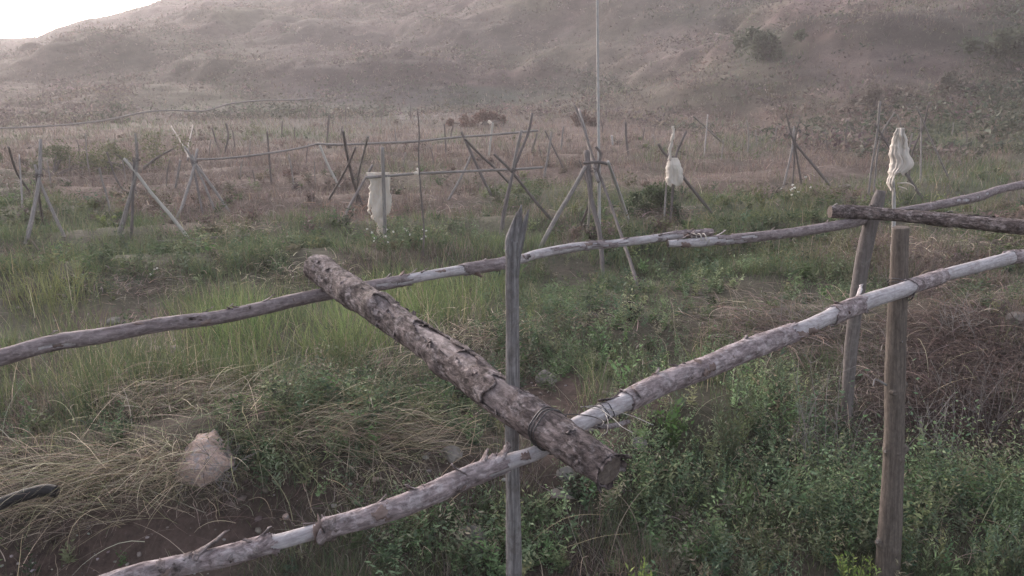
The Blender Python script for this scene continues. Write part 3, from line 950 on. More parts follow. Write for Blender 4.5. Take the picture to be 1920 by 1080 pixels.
rock(1026, 716, 40, 30, M_rock, 13, 'round grey stone at the soil edge just right of the thin split stake')
rock(293, 658, 30, 16, M_rockpink, 14, 'left one of the two pale stones just under the far rail')
rock(333, 662, 36, 22, M_rockpink, 15, 'right one of the two pale stones just under the far rail')
rock(214, 606, 26, 14, M_rock, 16, 'pale flat stone on bare soil just behind the far rail at left')
rock(848, 860, 38, 30, M_rock, 17, 'grey stone behind the near rail left of the thin split stake')
rock(1062, 892, 34, 24, M_rock, 18, 'pale grey stone below the sawn end of the thick log')
rock(1198, 843, 28, 30, M_rock, 19, 'upright grey stone right of the sawn end of the thick log')
rock(537, 972, 14, 12, M_rockpink, 20, 'small pale pink chip on the dark soil above the near rail')
rock(1582, 352, 26, 8, M_rock, 21, 'pale flat stone behind the stub of the dark cross log')
rock(1905, 605, 40, 26, M_rock, 22, 'pale stone at the far right edge under the near rail')
rock(1056, 930, 46, 14, M_rock, 23, 'long thin grey stone lying below the thick log right of the split stake')

def gravel():
    tmpl = []
    for s_ in range(6):
        me = stone_mesh('t', (1, .75, .55), M_rock, 200 + s_, 1)
        v = np.empty(len(me.vertices) * 3, np.float32); me.vertices.foreach_get('co', v)
        f = np.empty(len(me.loops), np.int32); me.loops.foreach_get('vertex_index', f)
        tmpl.append((v.reshape(-1, 3), f.reshape(-1, 3))); bpy.data.meshes.remove(me)
    n = 11000
    x, y = sample(n, 2.7, 10, 1.6); z = gz(x, y); px, py = project(x, y, z)
    s = ell(px, py, SOIL + [(900, 930, 260, 80), (500, 960, 200, 80), (240, 560, 220, 50), (1100, 500, 120, 30, .5)])
    k = R.random(n) < s * .55 + .012
    x, y, z = x[k], y[k], z[k]
    Vs, Fs, Cs, kk = [], [], [], 0
    for i in range(len(x)):
        v, f = tmpl[i % 6]
        sz = min(.035, .0045 * max(1, y[i] / 4.5) * (R.pareto(2.0) + 1))
        a = R.random() * 6.28
        Rm = np.array([[math.cos(a), -math.sin(a), 0], [math.sin(a), math.cos(a), 0], [0, 0, 1]])
        Vs.append(v @ Rm.T * sz + np.array([x[i], y[i], z[i] + sz * .2])); Fs.append(f + kk); kk += len(v)
        c = pal([(.17, .14, .13), (.24, .195, .175), (.12, .09, .085), (.28, .25, .235)], 1)
        Cs.append(np.repeat(c, len(v), 0))
    m = veg_mat('pebble', 0.0, .9)
    me = mesh_from('gravel', np.vstack(Vs), np.vstack(Fs), m, np.vstack(Cs))
    tag(link('gravel', me), 'small pale pebbles and clods scattered on the bare soil', 'gravel', kind='stuff')
gravel()

# ------------------------------------------------------------------ hillside scrub (uncountable) and the bushes one can pick out
def hill_cover():
    vb = VB()
    n = 95000
    q = R.random(n); y = 20 + 138 * q ** 1.45; u = (R.random(n) * 2 - 1) * .80; x = u * y
    F = np.interp(u, [-.8, -.3, 0, .25, .5, .8], [33, 43, 45, 33, 22, 16])
    z = gz(x, y); px, py = project(x, y, z)
    pat = fbm(x / 6 + y / 9, y / 6, 66, 4); pat2 = fbm(x / 2.6 + y / 7, y / 4, 67, 3)
    keep = (y > F - 5) & (R.random(n) < np.clip((pat2 - .36) * 3.6, .22, 1)) & (py > -30)
    x, y, z, px, py, pat, pat2 = [a[keep] for a in (x, y, z, px, py, pat, pat2)]
    m = len(x)
    gsel = ell(px, py, [(870, 180, 130, 16), (1080, 165, 90, 18, .8), (1440, 95, 50, 40), (1890, 120, 80, 100), (1850, 250, 220, 40, .9), (1790, 180, 120, 30, .5), (1300, 262, 160, 14, .8),
                            (300, 110, 160, 60, .3), (560, 205, 200, 14, .5), (760, 30, 60, 20, .6), (1000, 20, 120, 20, .3)])
    gg = R.random(m) < np.clip(gsel * .85 + (pat > .58) * .35 + .06, 0, 1)
    col = np.where(gg[:, None], pal([(.065, .078, .058), (.055, .067, .05), (.09, .10, .07)], m), pal([(.125, .096, .092), (.10, .079, .077), (.165, .132, .122), (.075, .063, .061), (.14, .12, .096), (.19, .155, .14)], m))
    k = 13
    w_ = (.08 + .55 * R.random(m) ** 5) * (.7 + y / 80) * (.7 + .6 * pat2); h_ = w_ * (.45 + .7 * R.random(m))
    a = R.random((m, k)) * 2 * PI; rr = R.random((m, k)) ** .5; zz = R.random((m, k)) * np.sqrt(np.clip(1 - rr ** 2, .05, 1))
    cen = np.stack([x[:, None] + np.cos(a) * rr * w_[:, None], y[:, None] + np.sin(a) * rr * w_[:, None], z[:, None] + zz * h_[:, None] - .03], -1).reshape(-1, 3)
    ls = np.repeat(w_ ** .7 * .30, k) * (.5 + .8 * R.random(m * k))
    d = R.normal(size=(m * k, 3)); d[:, 2] = np.abs(d[:, 2]) * .7
    vb.add(*leaves(cen, d, ls, ls * .42, np.repeat(col * 1.12, k, 0) * (1 + R.normal(0, .14, (m * k, 1)))))
    tag(vb.build('hillside_scrub', M_leaf), 'dry tufts and low scrub covering the hazy hillside', 'scrub', kind='stuff')
hill_cover()

def bush(px, py, wpx, hpx, label, cols, nl, lsz, seed, grp=None, name='bush', Y=None, cat='bush'):
    g = ground_hit(px, py) if Y is None else at(px, py, Y)
    w_ = rad(wpx / 2, g); h_ = rad(hpx, g)
    root = empty(name, (g.x, g.y, g.z - .05))
    rs = np.random.default_rng(seed)
    # lobes of leaves on a few limbs
    lobes = rs.normal(0, .55, (11, 3)) * np.array([w_, w_ * .8, 0]) + np.array([0, 0, 1]) * (rs.uniform(.12, .80, (11, 1)) * h_)
    lr = rs.uniform(.16, .5, 11) * min(w_, h_)
    k = rs.integers(0, 11, nl)
    d = rs.normal(size=(nl, 3)); d /= np.linalg.norm(d, axis=1)[:, None]
    cen = lobes[k] + d * (lr[k] * rs.uniform(.35, 1.05, nl))[:, None]
    cen = cen[(cen[:, 2] > 0)]
    nl = len(cen)
    base = np.array(cols)[rs.integers(0, len(cols), nl)] * (1 + rs.normal(0, .2, (nl, 1)))
    vb = VB(); vb.add(*leaves(cen, rs.normal(size=(nl, 3)) + np.array([0, 0, .5]), np.full(nl, lsz) * rs.uniform(.6, 1.4, nl), np.full(nl, lsz * .5), np.clip(base, .01, 1)))
    f = vb.build('foliage', M_leaf, root)
    st = []
    for i in range(7):
        e = Vector(lobes[i]) * .9
        st.append(strand('s', [Vector(wm(root).translation), Vector(wm(root).translation) + e * .5 + Vector((0, 0, h_ * .06)), Vector(wm(root).translation) + e], w_ * .035, M_poledark, None, 5, 8, i, .4))
    join_meshes('stem', st, M_poledark, root)
    tag(root, label, cat, grp)
    return root

GB = [(.085, .10, .07), (.10, .115, .08), (.075, .088, .062)]
bush(1440, 112, 84, 62, 'dark green bush alone on the hazy slope right of the tall cane', GB, 1500, .24, 1, 'bushes on the hillside')
bush(1893, 130, 90, 80, 'big dark green bush on the upper slope at the right edge', GB, 1700, .24, 2, 'bushes on the hillside')
bush(1640, 205, 80, 50, 'dark brownish bush low on the slope left of the greenish pole', [(.11, .09, .08), (.125, .105, .095)], 900, .12, 3, 'bushes on the hillside')
bush(1790, 175, 90, 46, 'dark bush on the slope above the two crossed far poles', [(.095, .095, .078), (.11, .10, .085)], 900, .12, 4, 'bushes on the hillside')
bush(255, 325, 190, 85, 'olive green bush behind the leaning thick pole on the left', [(.13, .14, .08), (.11, .125, .075), (.16, .16, .095)], 3000, .055, 5, 'bushes at the edge of the field')
bush(100, 330, 150, 60, 'low green bush at the far left behind the tall tripod', [(.12, .13, .08), (.10, .115, .07)], 2000, .055, 6, 'bushes at the edge of the field')
bush(1235, 398, 110, 62, 'dense green clump of foliage just below the rag on the forked pole', [(.06, .085, .045), (.075, .10, .055)], 3000, .05, 7, 'bushes at the edge of the field')
bush(900, 235, 110, 26, 'rusty brown dry shrub behind the white tipped thin pole', [(.17, .10, .085), (.14, .09, .075)], 2200, .12, 8, 'bushes at the edge of the field')
bush(1100, 235, 80, 24, 'reddish brown dry shrub just behind the tips of the big tripod', [(.14, .095, .08), (.12, .08, .07)], 1800, .12, 9, 'bushes at the edge of the field')

# ------------------------------------------------------------------ rails and logs in the foreground
def path(P):
    """[(px, py, D, rpx)] -> points, radii ; D = metres below the eye"""
    pts = [atD(a, b, D) for (a, b, D, r) in P]
    return pts, [rad(r * .90, p) for (a, b, D, r), p in zip(P, pts)]

def interp_amount(T, P, pts, vals):
    """bark amount along the tube from per-control values"""
    import bisect
    key = np.linspace(0, T.L[-1], 2)
    # map control points to arc length
    C = T.C
    Mi = np.array(T.q.inverted().to_matrix())
    ls = []
    for p in pts:
        q = (np.array(tuple(p)) - np.array(T.o)) @ Mi.T
        ls.append(T.L[np.argmin(np.linalg.norm(C - q, axis=1))])
    return lambda L, TH: np.interp(L, ls, vals)

NEAR = [(60, 1150, .98, 17, 1), (225, 1087, .97, 18, .9), (330, 1062, .97, 18, .9), (420, 1043, .965, 18, .85), (505, 1020, .96, 17, .75), (530, 1014, .96, 16, .05), (600, 994, .96, 16, 0),
        (612, 990, .96, 18, 1), (700, 966, .955, 19, .95), (780, 938, .95, 20, .9), (870, 897, .945, 19, .85), (930, 874, .94, 18, .7), (965, 862, .94, 16, .12), (1010, 846, .935, 15, .1),
        (1050, 815, .93, 16, .1), (1110, 783, .93, 17, .05), (1165, 757, .93, 18, .05), (1180, 749, .93, 21, .95), (1250, 716, .93, 22, .95), (1330, 686, .93, 21, .9), (1400, 656, .925, 21, .9),
        (1470, 630, .925, 19, .8), (1500, 619, .92, 17, .2), (1550, 596, .92, 16, .15), (1565, 590, .92, 19, .9), (1610, 571, .92, 18, .6), (1635, 562, .92, 17, .05), (1695, 543, .92, 16, .05),
        (1712, 536, .92, 15, 1), (1762, 519, .92, 14, 1), (1776, 514, .92, 13, .05), (1885, 486, .91, 13, .05), (1900, 482, .91, 13, .8), (1990, 478, .91, 12, .8)]

def big_rail(name, P, n, seg, label, bare, bark, thick=.004, rag=.5, seed=1, bump=.07, group=None, knots=(), curl=.008):
    pts, rr = path([p[:4] for p in P])
    T = Tube(pts, rr, n, seg, bump, seed, knots)
    root = T.core(name, bare, None, cap_mat=M_end)
    T.shell('bark', bark, interp_amount(T, P, pts, [p[4] for p in P]), root, thick, rag, 14, curl, seed)
    tag(root, label, 'rail', group)
    return T, root

def flake(T, parent, l, th, ln, wd, mat, lift=.02, tilt=.5, seed=0, name='bark_flake'):
    """a curled strip of loose bark rooted on the surface"""
    i = int(np.argmin(np.abs(T.L - l)))
    U = math.cos(th) * T.N[i] + math.sin(th) * T.B[i]
    W = -math.sin(th) * T.N[i] + math.cos(th) * T.B[i]
    Tn = T.T[i]
    p0 = T.C[i] + U * T.r[i] * .98
    ns, nw = 9, 4
    V = []
    rs = np.random.default_rng(seed + 77)
    for a in range(ns):
        t = a / (ns - 1)
        cen = p0 + Tn * ln * t * math.cos(tilt * t) * (1 if ln > 0 else 1) + U * (lift * t ** 1.4)
        for b in range(nw):
            s_ = (b / (nw - 1) - .5) * wd * (1 - .45 * t) * (1 + .3 * rs.normal())
            V.append(cen + W * s_ - U * (abs(s_) ** 1.6) * 3 + Tn * rs.normal() * abs(ln) * .04 * (a == ns - 1) * 2)
    idx = np.arange(ns * nw).reshape(ns, nw)
    F = np.stack([idx[:-1, :-1], idx[:-1, 1:], idx[1:, 1:], idx[1:, :-1]], -1).reshape(-1, 4)
    me = mesh_from(name, np.array(V), F, mat, smooth=True)
    o = link(name, me, parent)
    md = o.modifiers.new('thickness', 'SOLIDIFY'); md.thickness = .0022
    return o

def l_at(T, px, py, D):
    p = atD(px, py, D)
    q = (np.array(tuple(p)) - np.array(T.o)) @ np.array(T.q.inverted().to_matrix()).T
    return T.L[np.argmin(np.linalg.norm(T.C - q, axis=1))]

def th_up(T, extra=0.0):
    """angle whose outward normal points up, plus an offset (positive turns towards the viewer)"""
    Mq = np.array(T.q.to_matrix())
    i = T.n // 2
    best = max(np.linspace(0, 2 * PI, 72, endpoint=False), key=lambda a: (Mq @ (math.cos(a) * T.N[i] + math.sin(a) * T.B[i]))[2])
    toward = Mq @ (math.cos(best + .5) * T.N[i] + math.sin(best + .5) * T.B[i])
    sgn = 1 if toward[1] < 0 else -1
    return best + sgn * extra

TN, near_rail = big_rail('pole_rail', NEAR, 420, 40, 'peeling near rail with silvery bare stretches, wired under the thick log', M_bare, M_barknear, .0035, .5, 3, .06, 'wooden pole rails across the rows')
for k, (px, py, ex, ln, wd, lf, mt) in enumerate([
        (335, 1060, -.2, .10, .030, .035, M_bark), (612, 990, 1.3, -.03, .045, .012, M_barkred), (630, 985, 1.7, -.05, .05, .02, M_bark), (735, 955, 1.1, -.05, .03, .015, M_barkred), (800, 928, -.4, -.04, .03, .022, M_bark),
        (870, 895, 0, -.04, .035, .03, M_bark), (935, 872, -.1, .04, .03, .03, M_bark), (905, 885, -.3, .035, .03, .028, M_bark), (985, 855, 1.0, -.03, .02, .01, M_barkred), (1180, 749, .7, -.03, .04, .012, M_bark),
        (1225, 728, -.4, .05, .02, .02, M_bark), (1305, 697, 1.2, .03, .03, .018, M_barkred), (1310, 695, 1.5, -.05, .03, .012, M_barkred), (1380, 665, -.3, .06, .02, .016, M_bark), (1465, 632, 1.6, .06, .035, .016, M_barkred),
        (1488, 625, 1.7, .05, .035, .016, M_barkred), (1560, 592, -.2, -.03, .03, .012, M_bark), (1596, 576, -.5, .08, .025, .04, M_bare), (1700, 541, 1.0, .03, .03, .008, M_bark),
        (700, 968, -.5, .05, .02, .018, M_bark), (470, 1028, -.5, .05, .02, .018, M_bark), (1150, 762, -.6, -.08, .03, .012, M_bark), (1890, 486, .3, -.03, .03, .008, M_bark)]):
    flake(TN, near_rail, l_at(TN, px, py, .94), th_up(TN, ex), ln, wd, mt, lf, .5, k)

for k in range(40):
    px_ = R.uniform(260, 1640); am = np.interp(px_, [p[0] for p in NEAR], [p[4] for p in NEAR])
    if am > .5:
        py_ = np.interp(px_, [p[0] for p in NEAR], [p[1] for p in NEAR])
        flake(TN, near_rail, l_at(TN, px_, py_, .94), th_up(TN, R.uniform(-.9, 1.9)), R.choice([-1, 1]) * R.uniform(.015, .05), R.uniform(.01, .03), [M_bark, M_bark, M_barkred][k % 3], R.uniform(.004, .014), .5, 400 + k)
FAR = [(-160, 702, .90, 16, .8), (-60, 683, .90, 16, .8), (0, 670, .89, 16, .75), (100, 643, .885, 15.5, .7), (195, 629, .88, 14.5, .75), (300, 609, .88, 14, .8), (410, 595, .875, 13, .85), (490, 578, .87, 12.5, .9),
       (560, 561, .865, 12, .9), (640, 546, .86, 11.5, .7), (700, 536, .86, 11, .8), (760, 525, .86, 11, .7), (800, 517, .86, 10.5, .05), (860, 507, .86, 10.5, .3), (885, 503, .86, 11.5, 1), (935, 495, .86, 11, .7),
       (980, 485, .86, 9.5, .1), (1010, 476, .86, 9.5, .5), (1080, 463, .86, 9, .5), (1150, 457, .86, 8.5, .45), (1230, 447, .86, 8.5, .4), (1270, 441, .86, 8.5, .6), (1335, 435, .86, 5.5, .6)]
TF, far_rail = big_rail('pole_rail', FAR, 300, 28, 'long far rail from the left edge passing under the butt of the thick log', M_bare, M_smooth, .003, .5, 9, .05, 'wooden pole rails across the rows')
for k, (px, py, ex, ln, wd, lf, mt) in enumerate([(480, 577, -.2, .08, .02, .02, M_bark), (740, 529, -.2, .04, .03, .02, M_barkred), (760, 525, -.4, .05, .02, .018, M_bark), (890, 503, -.2, .05, .03, .012, M_bark),
                                                  (710, 534, -.5, .05, .03, .02, M_bark), (375, 592, -.4, .05, .015, .02, M_bark), (420, 588, -.2, .04, .015, .02, M_bark), (90, 645, -.5, .06, .012, .015, M_bark), (210, 618, -.6, .05, .012, .02, M_bark),
                                                  (880, 505, 2.3, .03, .03, .03, M_barkred), (1270, 441, 1.6, .04, .03, .02, M_barkred), (1235, 446, 2.2, .03, .03, .03, M_barkred)]):
    flake(TF, far_rail, l_at(TF, px, py, .87), th_up(TF, ex), ln, wd, mt, lf, .4, 40 + k)

for k in range(30):
    px_ = R.uniform(0, 1300); py_ = np.interp(px_, [p[0] for p in FAR], [p[1] for p in FAR])
    flake(TF, far_rail, l_at(TF, px_, py_, .87), th_up(TF, R.uniform(-.9, 1.9)), R.choice([-1, 1]) * R.uniform(.02, .06), R.uniform(.01, .025), [M_bark, M_log, M_barkred][k % 3], R.uniform(.004, .014), .5, 500 + k)
RB = [(1252, 457, .88, 7.5, .05), (1300, 455, .88, 10, .1), (1345, 451, .88, 9.5, .5), (1400, 446, .88, 9.5, .8), (1470, 438, .88, 9, .8), (1540, 428, .875, 9, .85), (1600, 417, .87, 9, .9), (1690, 397, .86, 8, .8), (1760, 384, .86, 8, .8),
      (1820, 372, .86, 8.5, .7), (1850, 364, .86, 8, .8), (1880, 354, .855, 7.5, .8), (1990, 332, .85, 7, .8)]
TB, rail_b = big_rail('pole_rail', RB, 180, 24, 'rail starting at the bark tie and running right under the dark cross log', M_bare, M_smooth, .003, .5, 15, .06, 'wooden pole rails across the rows')
for k, (px, py, ex, ln, wd, lf, mt) in enumerate([(1265, 455, -.3, .12, .04, .05, M_bark), (1285, 452, -.6, .16, .035, .03, M_bark), (1310, 450, -.2, -.12, .03, .035, M_bark), (1330, 450, -.2, .1, .015, .03, M_bare), (1545, 428, -.4, .05, .02, .02, M_bark),
                                                  (1440, 441, -.3, .05, .015, .02, M_bark), (1275, 457, 1.7, .05, .03, .02, M_barkred)]):
    flake(TB, rail_b, l_at(TB, px, py, .88), th_up(TB, ex), ln, wd, mt, lf, .4, 80 + k)
# bark strip tying the two rails
st = []
for k in range(3):
    c = atD(1300 + 9 * k, 450, .87); U = Vector((0, 0, 1)); ax = (atD(1400, 446, .88) - atD(1250, 456, .88)).normalized(); W = ax.cross(U)
    st.append(strand('s', [c + U * (.034 * math.sin(a)) + W * (.034 * math.cos(a)) + ax * (a * .003) for a in np.linspace(0, 6.6, 12)], .0035, M_bark, None, 6, 34, k))
tie = join_meshes('bark_tie', st, M_polepale)
tag(tie, 'twisted strip of bark binding the ends of two rails together', 'tie')

# dark cross log on the right
CL = [(1556, 397, .80, 11, 1), (1600, 397, .80, 13, 1), (1660, 402, .80, 12, .8), (1740, 409, .80, 12.5, .75), (1820, 416, .80, 13.5, .8), (1900, 424, .80, 14, .7), (2000, 433, .80, 14.5, .7)]
TC, cross = big_rail('cross_log', CL, 150, 26, 'dark rough cross log with a sawn stub lying over the rail at the right edge', M_logbare, M_log, .004, .45, 21, .07, None)
cross['category'] = 'log'
for k, (px, ex, ln) in enumerate([(1615, -.2, .05), (1622, -.5, .04), (1680, -.5, .1), (1760, -.4, .08), (1565, -.2, .04)]):
    flake(TC, cross, l_at(TC, px, 402, .8), th_up(TC, ex), ln, .04, M_polegrey, .02, .4, 120 + k)

# thick log on top
TL_PTS = [(590, 502, 24), (612, 515, 27), (645, 538, 27), (700, 574, 27), (750, 608, 29), (810, 648, 31), (870, 690, 33), (930, 738, 34), (985, 776, 33.5), (1040, 812, 33), (1095, 850, 31.5), (1143, 882, 30)]
nT = len(TL_PTS)
lp = []; lr = []
for i, (a, b, r) in enumerate(TL_PTS):
    D = .775 + (.895 - .775) * i / (nT - 1)
    p = atD(a, b, D); lp.append(p); lr.append(rad(r * .95, p))
TL = Tube(lp, lr, 300, 72, .075, 31, knots=[(.62, 2.0, .5, .05), (1.1, 4.0, .25, .05), (.4, 3.0, .25, .04), (.05, 1.0, .2, .06)])
def log_amt(L, TH):
    a = .86 + 0 * L
    up = np.angle(np.exp(1j * (TH - th_up(TL, .35))))
    f = L / TL.L[-1]
    a = a - .75 * np.exp(-(up / .55) ** 2) * (np.exp(-((f - .60) / .12) ** 2) + .6 * np.exp(-((f - .36) / .06) ** 2))
    a = a - .7 * np.exp(-((f - .79) / .022) ** 2) * (np.abs(up) < 1.4)
    return a
thick = TL.core('thick_log', M_logbare, None, cap_mat=M_end)
TL.shell('bark', M_log, log_amt, thick, .0055, .42, 16, .012, 5)
tag(thick, 'thick rough-barked log laid diagonally over both rails in the centre', 'log')
for k in range(46):
    f = R.random()
    l = TL.L[-1] * (.02 + .95 * f)
    flake(TL, thick, l, th_up(TL, R.uniform(-1.2, 1.9)), R.choice([-1, 1]) * R.uniform(.015, .05), R.uniform(.012, .035), [M_log, M_bark, M_logbare][R.integers(0, 3)], R.uniform(.006, .016), .5, 200 + k)
for k, (ex, ln, lf, mt) in enumerate([(-.2, .03, .012, M_bark), (.3, .035, .01, M_bark), (.9, .03, .008, M_log), (-.9, .04, .02, M_log), (1.7, .03, .015, M_log), (2.4, .03, .02, M_log), (3.2, .03, .015, M_log), (-1.6, .035, .01, M_log)]):
    flake(TL, thick, TL.L[-1] - .02, th_up(TL, ex), ln, .04, mt, lf, .4, 300 + k)

# report how close log and rail lie (build aid)
def world_pts(T):
    return T.C @ np.array(T.q.to_matrix()).T + np.array(T.o)
a_, b_ = world_pts(TL), world_pts(TN)
for nm, b_, Tb in (('near', world_pts(TN), TN), ('far', world_pts(TF), TF)):
    dd = np.linalg.norm(a_[:, None] - b_[None], axis=2); i, j = np.unravel_index(dd.argmin(), dd.shape)
    print('log to', nm, 'rail', round(float(dd[i, j]), 3), 'radii', round(float(TL.r[i] + Tb.r[j]), 3), a_[i].round(2), b_[j].round(2))

# wire round the log and rail
def coil(T, l, r_extra, turns, pitch, mat, name='wire', wr=.0016, seg=5):
    i = int(np.argmin(np.abs(T.L - l)))
    Mq = np.array(T.q.to_matrix())
    P = []
    n = int(18 * turns)
    for k in range(n + 1):
        a = 2 * PI * turns * k / n
        j = min(T.n - 1, max(0, i + int(pitch * k / n / (T.L[-1] / T.n))))
        rr = T.r[j] * 1.06 + r_extra + .002 * math.sin(k * 1.7)
        q = T.C[j] + T.T[j] * (pitch * k / n - (T.L[j] - T.L[i])) + rr * (math.cos(a) * T.N[j] + math.sin(a) * T.B[j])
        P.append(Vector(tuple(Mq @ q + np.array(T.o))))
    return P
wires = []
lw = l_at(TL, 1005, 790, .85)
wires.append(strand('s', coil(TL, lw, .006, 2.2, .02, M_wire), .0020, M_wire, None, 5, 150))
wires.append(strand('s', coil(TL, lw + .022, .008, 1.1, .012, M_wire), .0018, M_wire, None, 5, 80))
lr_ = l_at(TN, 1020, 842, .935)
wires.append(strand('s', coil(TN, lr_, .004, 1.3, .03, M_wire), .0018, M_wire, None, 5, 80))
wires.append(strand('s', coil(TN, l_at(TN, 1120, 778, .93), .003, 2.2, .05, M_wire), .0016, M_wire, None, 5, 120))
def AD(L, D): return [atD(a, b, D) for a, b in L]
wires.append(strand('s', AD([(1040, 779), (1075, 777), (1110, 781), (1131, 790), (1128, 800), (1118, 799)], .87), .0016, M_wire, None, 5, 40))
wires.append(strand('s', AD([(1090, 764), (1108, 761), (1130, 768), (1140, 790), (1138, 810), (1128, 818)], .88), .0014, M_wire, None, 5, 40))
tag(join_meshes('binding_wire', wires, M_wire), 'loops of dark wire binding the thick log to the near rail', 'wire')
tag(strand('loose_wire', AD([(1088, 763), (1120, 762), (1150, 770), (1185, 780), (1225, 797)], .88), .0010, M_wirepale, None, 5, 30), 'pale straight wire end pointing right beside the log crossing', 'wire')
tag(strand('loose_wire', AD([(1100, 764), (1126, 769), (1150, 785), (1166, 800), (1186, 811)], .87), .0010, M_wirepale, None, 5, 30), 'shorter pale wire end drooping down right of the log crossing', 'wire')
st = [strand('s', AD([(1085, 790), (1100, 795), (1140, 800), (1180, 790)], .965), .012, M_bark, None, 8, 30, 4, .5, .2)]
br = join_meshes('broken_branch', st, M_bark)
tag(br, 'short dark barky branch tucked under the near rail beside the log end', 'branch')

# ------------------------------------------------------------------ posts
def to_ground(pts, radii, extra=.06):
    """carry the last segment on down until it is in the soil"""
    pts = list(pts); radii = list(radii)
    d = (pts[-1] - pts[-2]).normalized()
    if d.z > -.2: d = Vector((d.x, d.y, -.6)).normalized()
    p = pts[-1].copy(); g = float(gz(p.x, p.y)); k = 0
    while p.z > g - extra and k < 400:
        p = p + d * .01; g = float(gz(p.x, p.y)); k += 1
    if k > 0:
        pts.append(p); radii.append(radii[-1] * 1.03)
    return pts, radii

# near right post
PP = [(1689, 426, 18), (1687, 470, 18.5), (1684, 550, 18.5), (1680, 640, 19.5), (1678, 720, 20.5), (1677, 800, 20), (1675, 870, 21), (1671, 950, 23), (1667, 1020, 25), (1662, 1090, 26)]
Yp = 3.53
pts = [at(a, b, Yp) for a, b, r in PP]; rr = [rad(r * .87, p) for (a, b, r), p in zip(PP, pts)]
pts, rr = to_ground(pts, rr)
Tp = Tube(pts, rr, 160, 28, .06, 41)
def kn(T, px, py, Y, ex, h, w_):
    p = at(px, py, Y); q = (np.array(tuple(p)) - np.array(T.o)) @ np.array(T.q.inverted().to_matrix()).T
    return (T.L[np.argmin(np.linalg.norm(T.C - q, axis=1))], ex, h, w_)
Mq = np.array(Tp.q.to_matrix())
def th_dir(T, v):
    Mq = np.array(T.q.to_matrix()); i = T.n // 2
    return max(np.linspace(0, 2 * PI, 72, endpoint=False), key=lambda a: (Mq @ (math.cos(a) * T.N[i] + math.sin(a) * T.B[i])) @ np.array(v))
Tp.knots = [kn(Tp, 1678, 735, Yp, th_dir(Tp, (0, -1, 0)), .16, .03), kn(Tp, 1699, 722, Yp, th_dir(Tp, (1, 0, 0)), .35, .014), kn(Tp, 1698, 838, Yp, th_dir(Tp, (1, -.2, 0)), .55, .018),
            kn(Tp, 1660, 845, Yp, th_dir(Tp, (-1, -.2, 0)), .2, .02), kn(Tp, 1688, 853, Yp, th_dir(Tp, (.4, -1, 0)), .3, .014), kn(Tp, 1645, 1015, Yp, th_dir(Tp, (-1, -.2, 0)), .35, .02),
            kn(Tp, 1675, 1025, Yp, th_dir(Tp, (.3, -1, 0)), .2, .02)]
post = Tp.core('fence_post', M_post, None, cap_mat=M_end)
tag(post, 'sturdy smooth grey post with knots carrying the near rail on the right', 'post', 'posts in the foreground')
p0 = at(1662, 722, Yp - .03)
strand('twig_stub', [p0, at(1648, 714, Yp - .05), at(1640, 712, Yp - .06), at(1637, 724, Yp - .07)], .006, M_polegrey, post, 7, 20, 1, .5)
for k_, (px_, py_, ex, r_) in enumerate([(1699, 722, (1, -.3, 0), .010), (1697, 838, (1, -.4, 0), .013), (1661, 846, (-1, -.4, 0), .008), (1686, 852, (.35, -1, 0), .009), (1646, 1015, (-1, -.5, 0), .012),
                                        (1676, 1022, (.3, -1, 0), .010), (1677, 737, (.05, -1, 0), .012), (1690, 640, (.5, -1, 0), .006)]):
    c = at(px_, py_, Yp - .045 if abs(ex[1]) > .9 else Yp - .02); d_ = Vector(ex).normalized()
    t = Tube([c - d_ * .012, c - d_ * .002, c + d_ * .006], [r_ * 1.5, r_ * 1.15, r_ * .8], 12, 10, .1, k_)
    t.core('knot', M_post, post, cap_mat=M_polegrey if k_ % 3 else M_end)
# wire on post
Wp = [at(1672, 522, Yp - .075), at(1690, 524, Yp - .1), at(1706, 531, Yp - .09), at(1713, 545, Yp - .075), at(1708, 556, Yp - .05), at(1696, 556, Yp + .02), at(1672, 540, Yp + .06), at(1664, 528, Yp + .02), at(1668, 524, Yp - .06)]
o = join_meshes('binding_wire', [strand('s', Wp, .003, M_wire, None, 6, 60), strand('s', [p + Vector((0, -.004, -.012)) for p in Wp], .0026, M_wire, None, 6, 60)], M_wire)
tag(o, 'dark wire lashing the near rail to the sturdy grey post', 'wire')

# leaning post behind it
PP = [(1652, 357, 9), (1646, 378, 12), (1634, 415, 13), (1622, 465, 13.5), (1612, 520, 13), (1604, 580, 12), (1597, 640, 11.5), (1592, 700, 11.5), (1588, 760, 11)]
pts = [at(a, b, 4.83) for a, b, r in PP]; rr = [rad(r, p) for (a, b, r), p in zip(PP, pts)]
pts, rr = to_ground(pts, rr)
Tq = Tube(pts, rr, 110, 18, .07, 43)
pq = Tq.core('fence_post', M_postdark, None, cap_mat=M_end)
tag(pq, 'darker leaning bent post standing under the stub of the cross log', 'post', 'posts in the foreground')

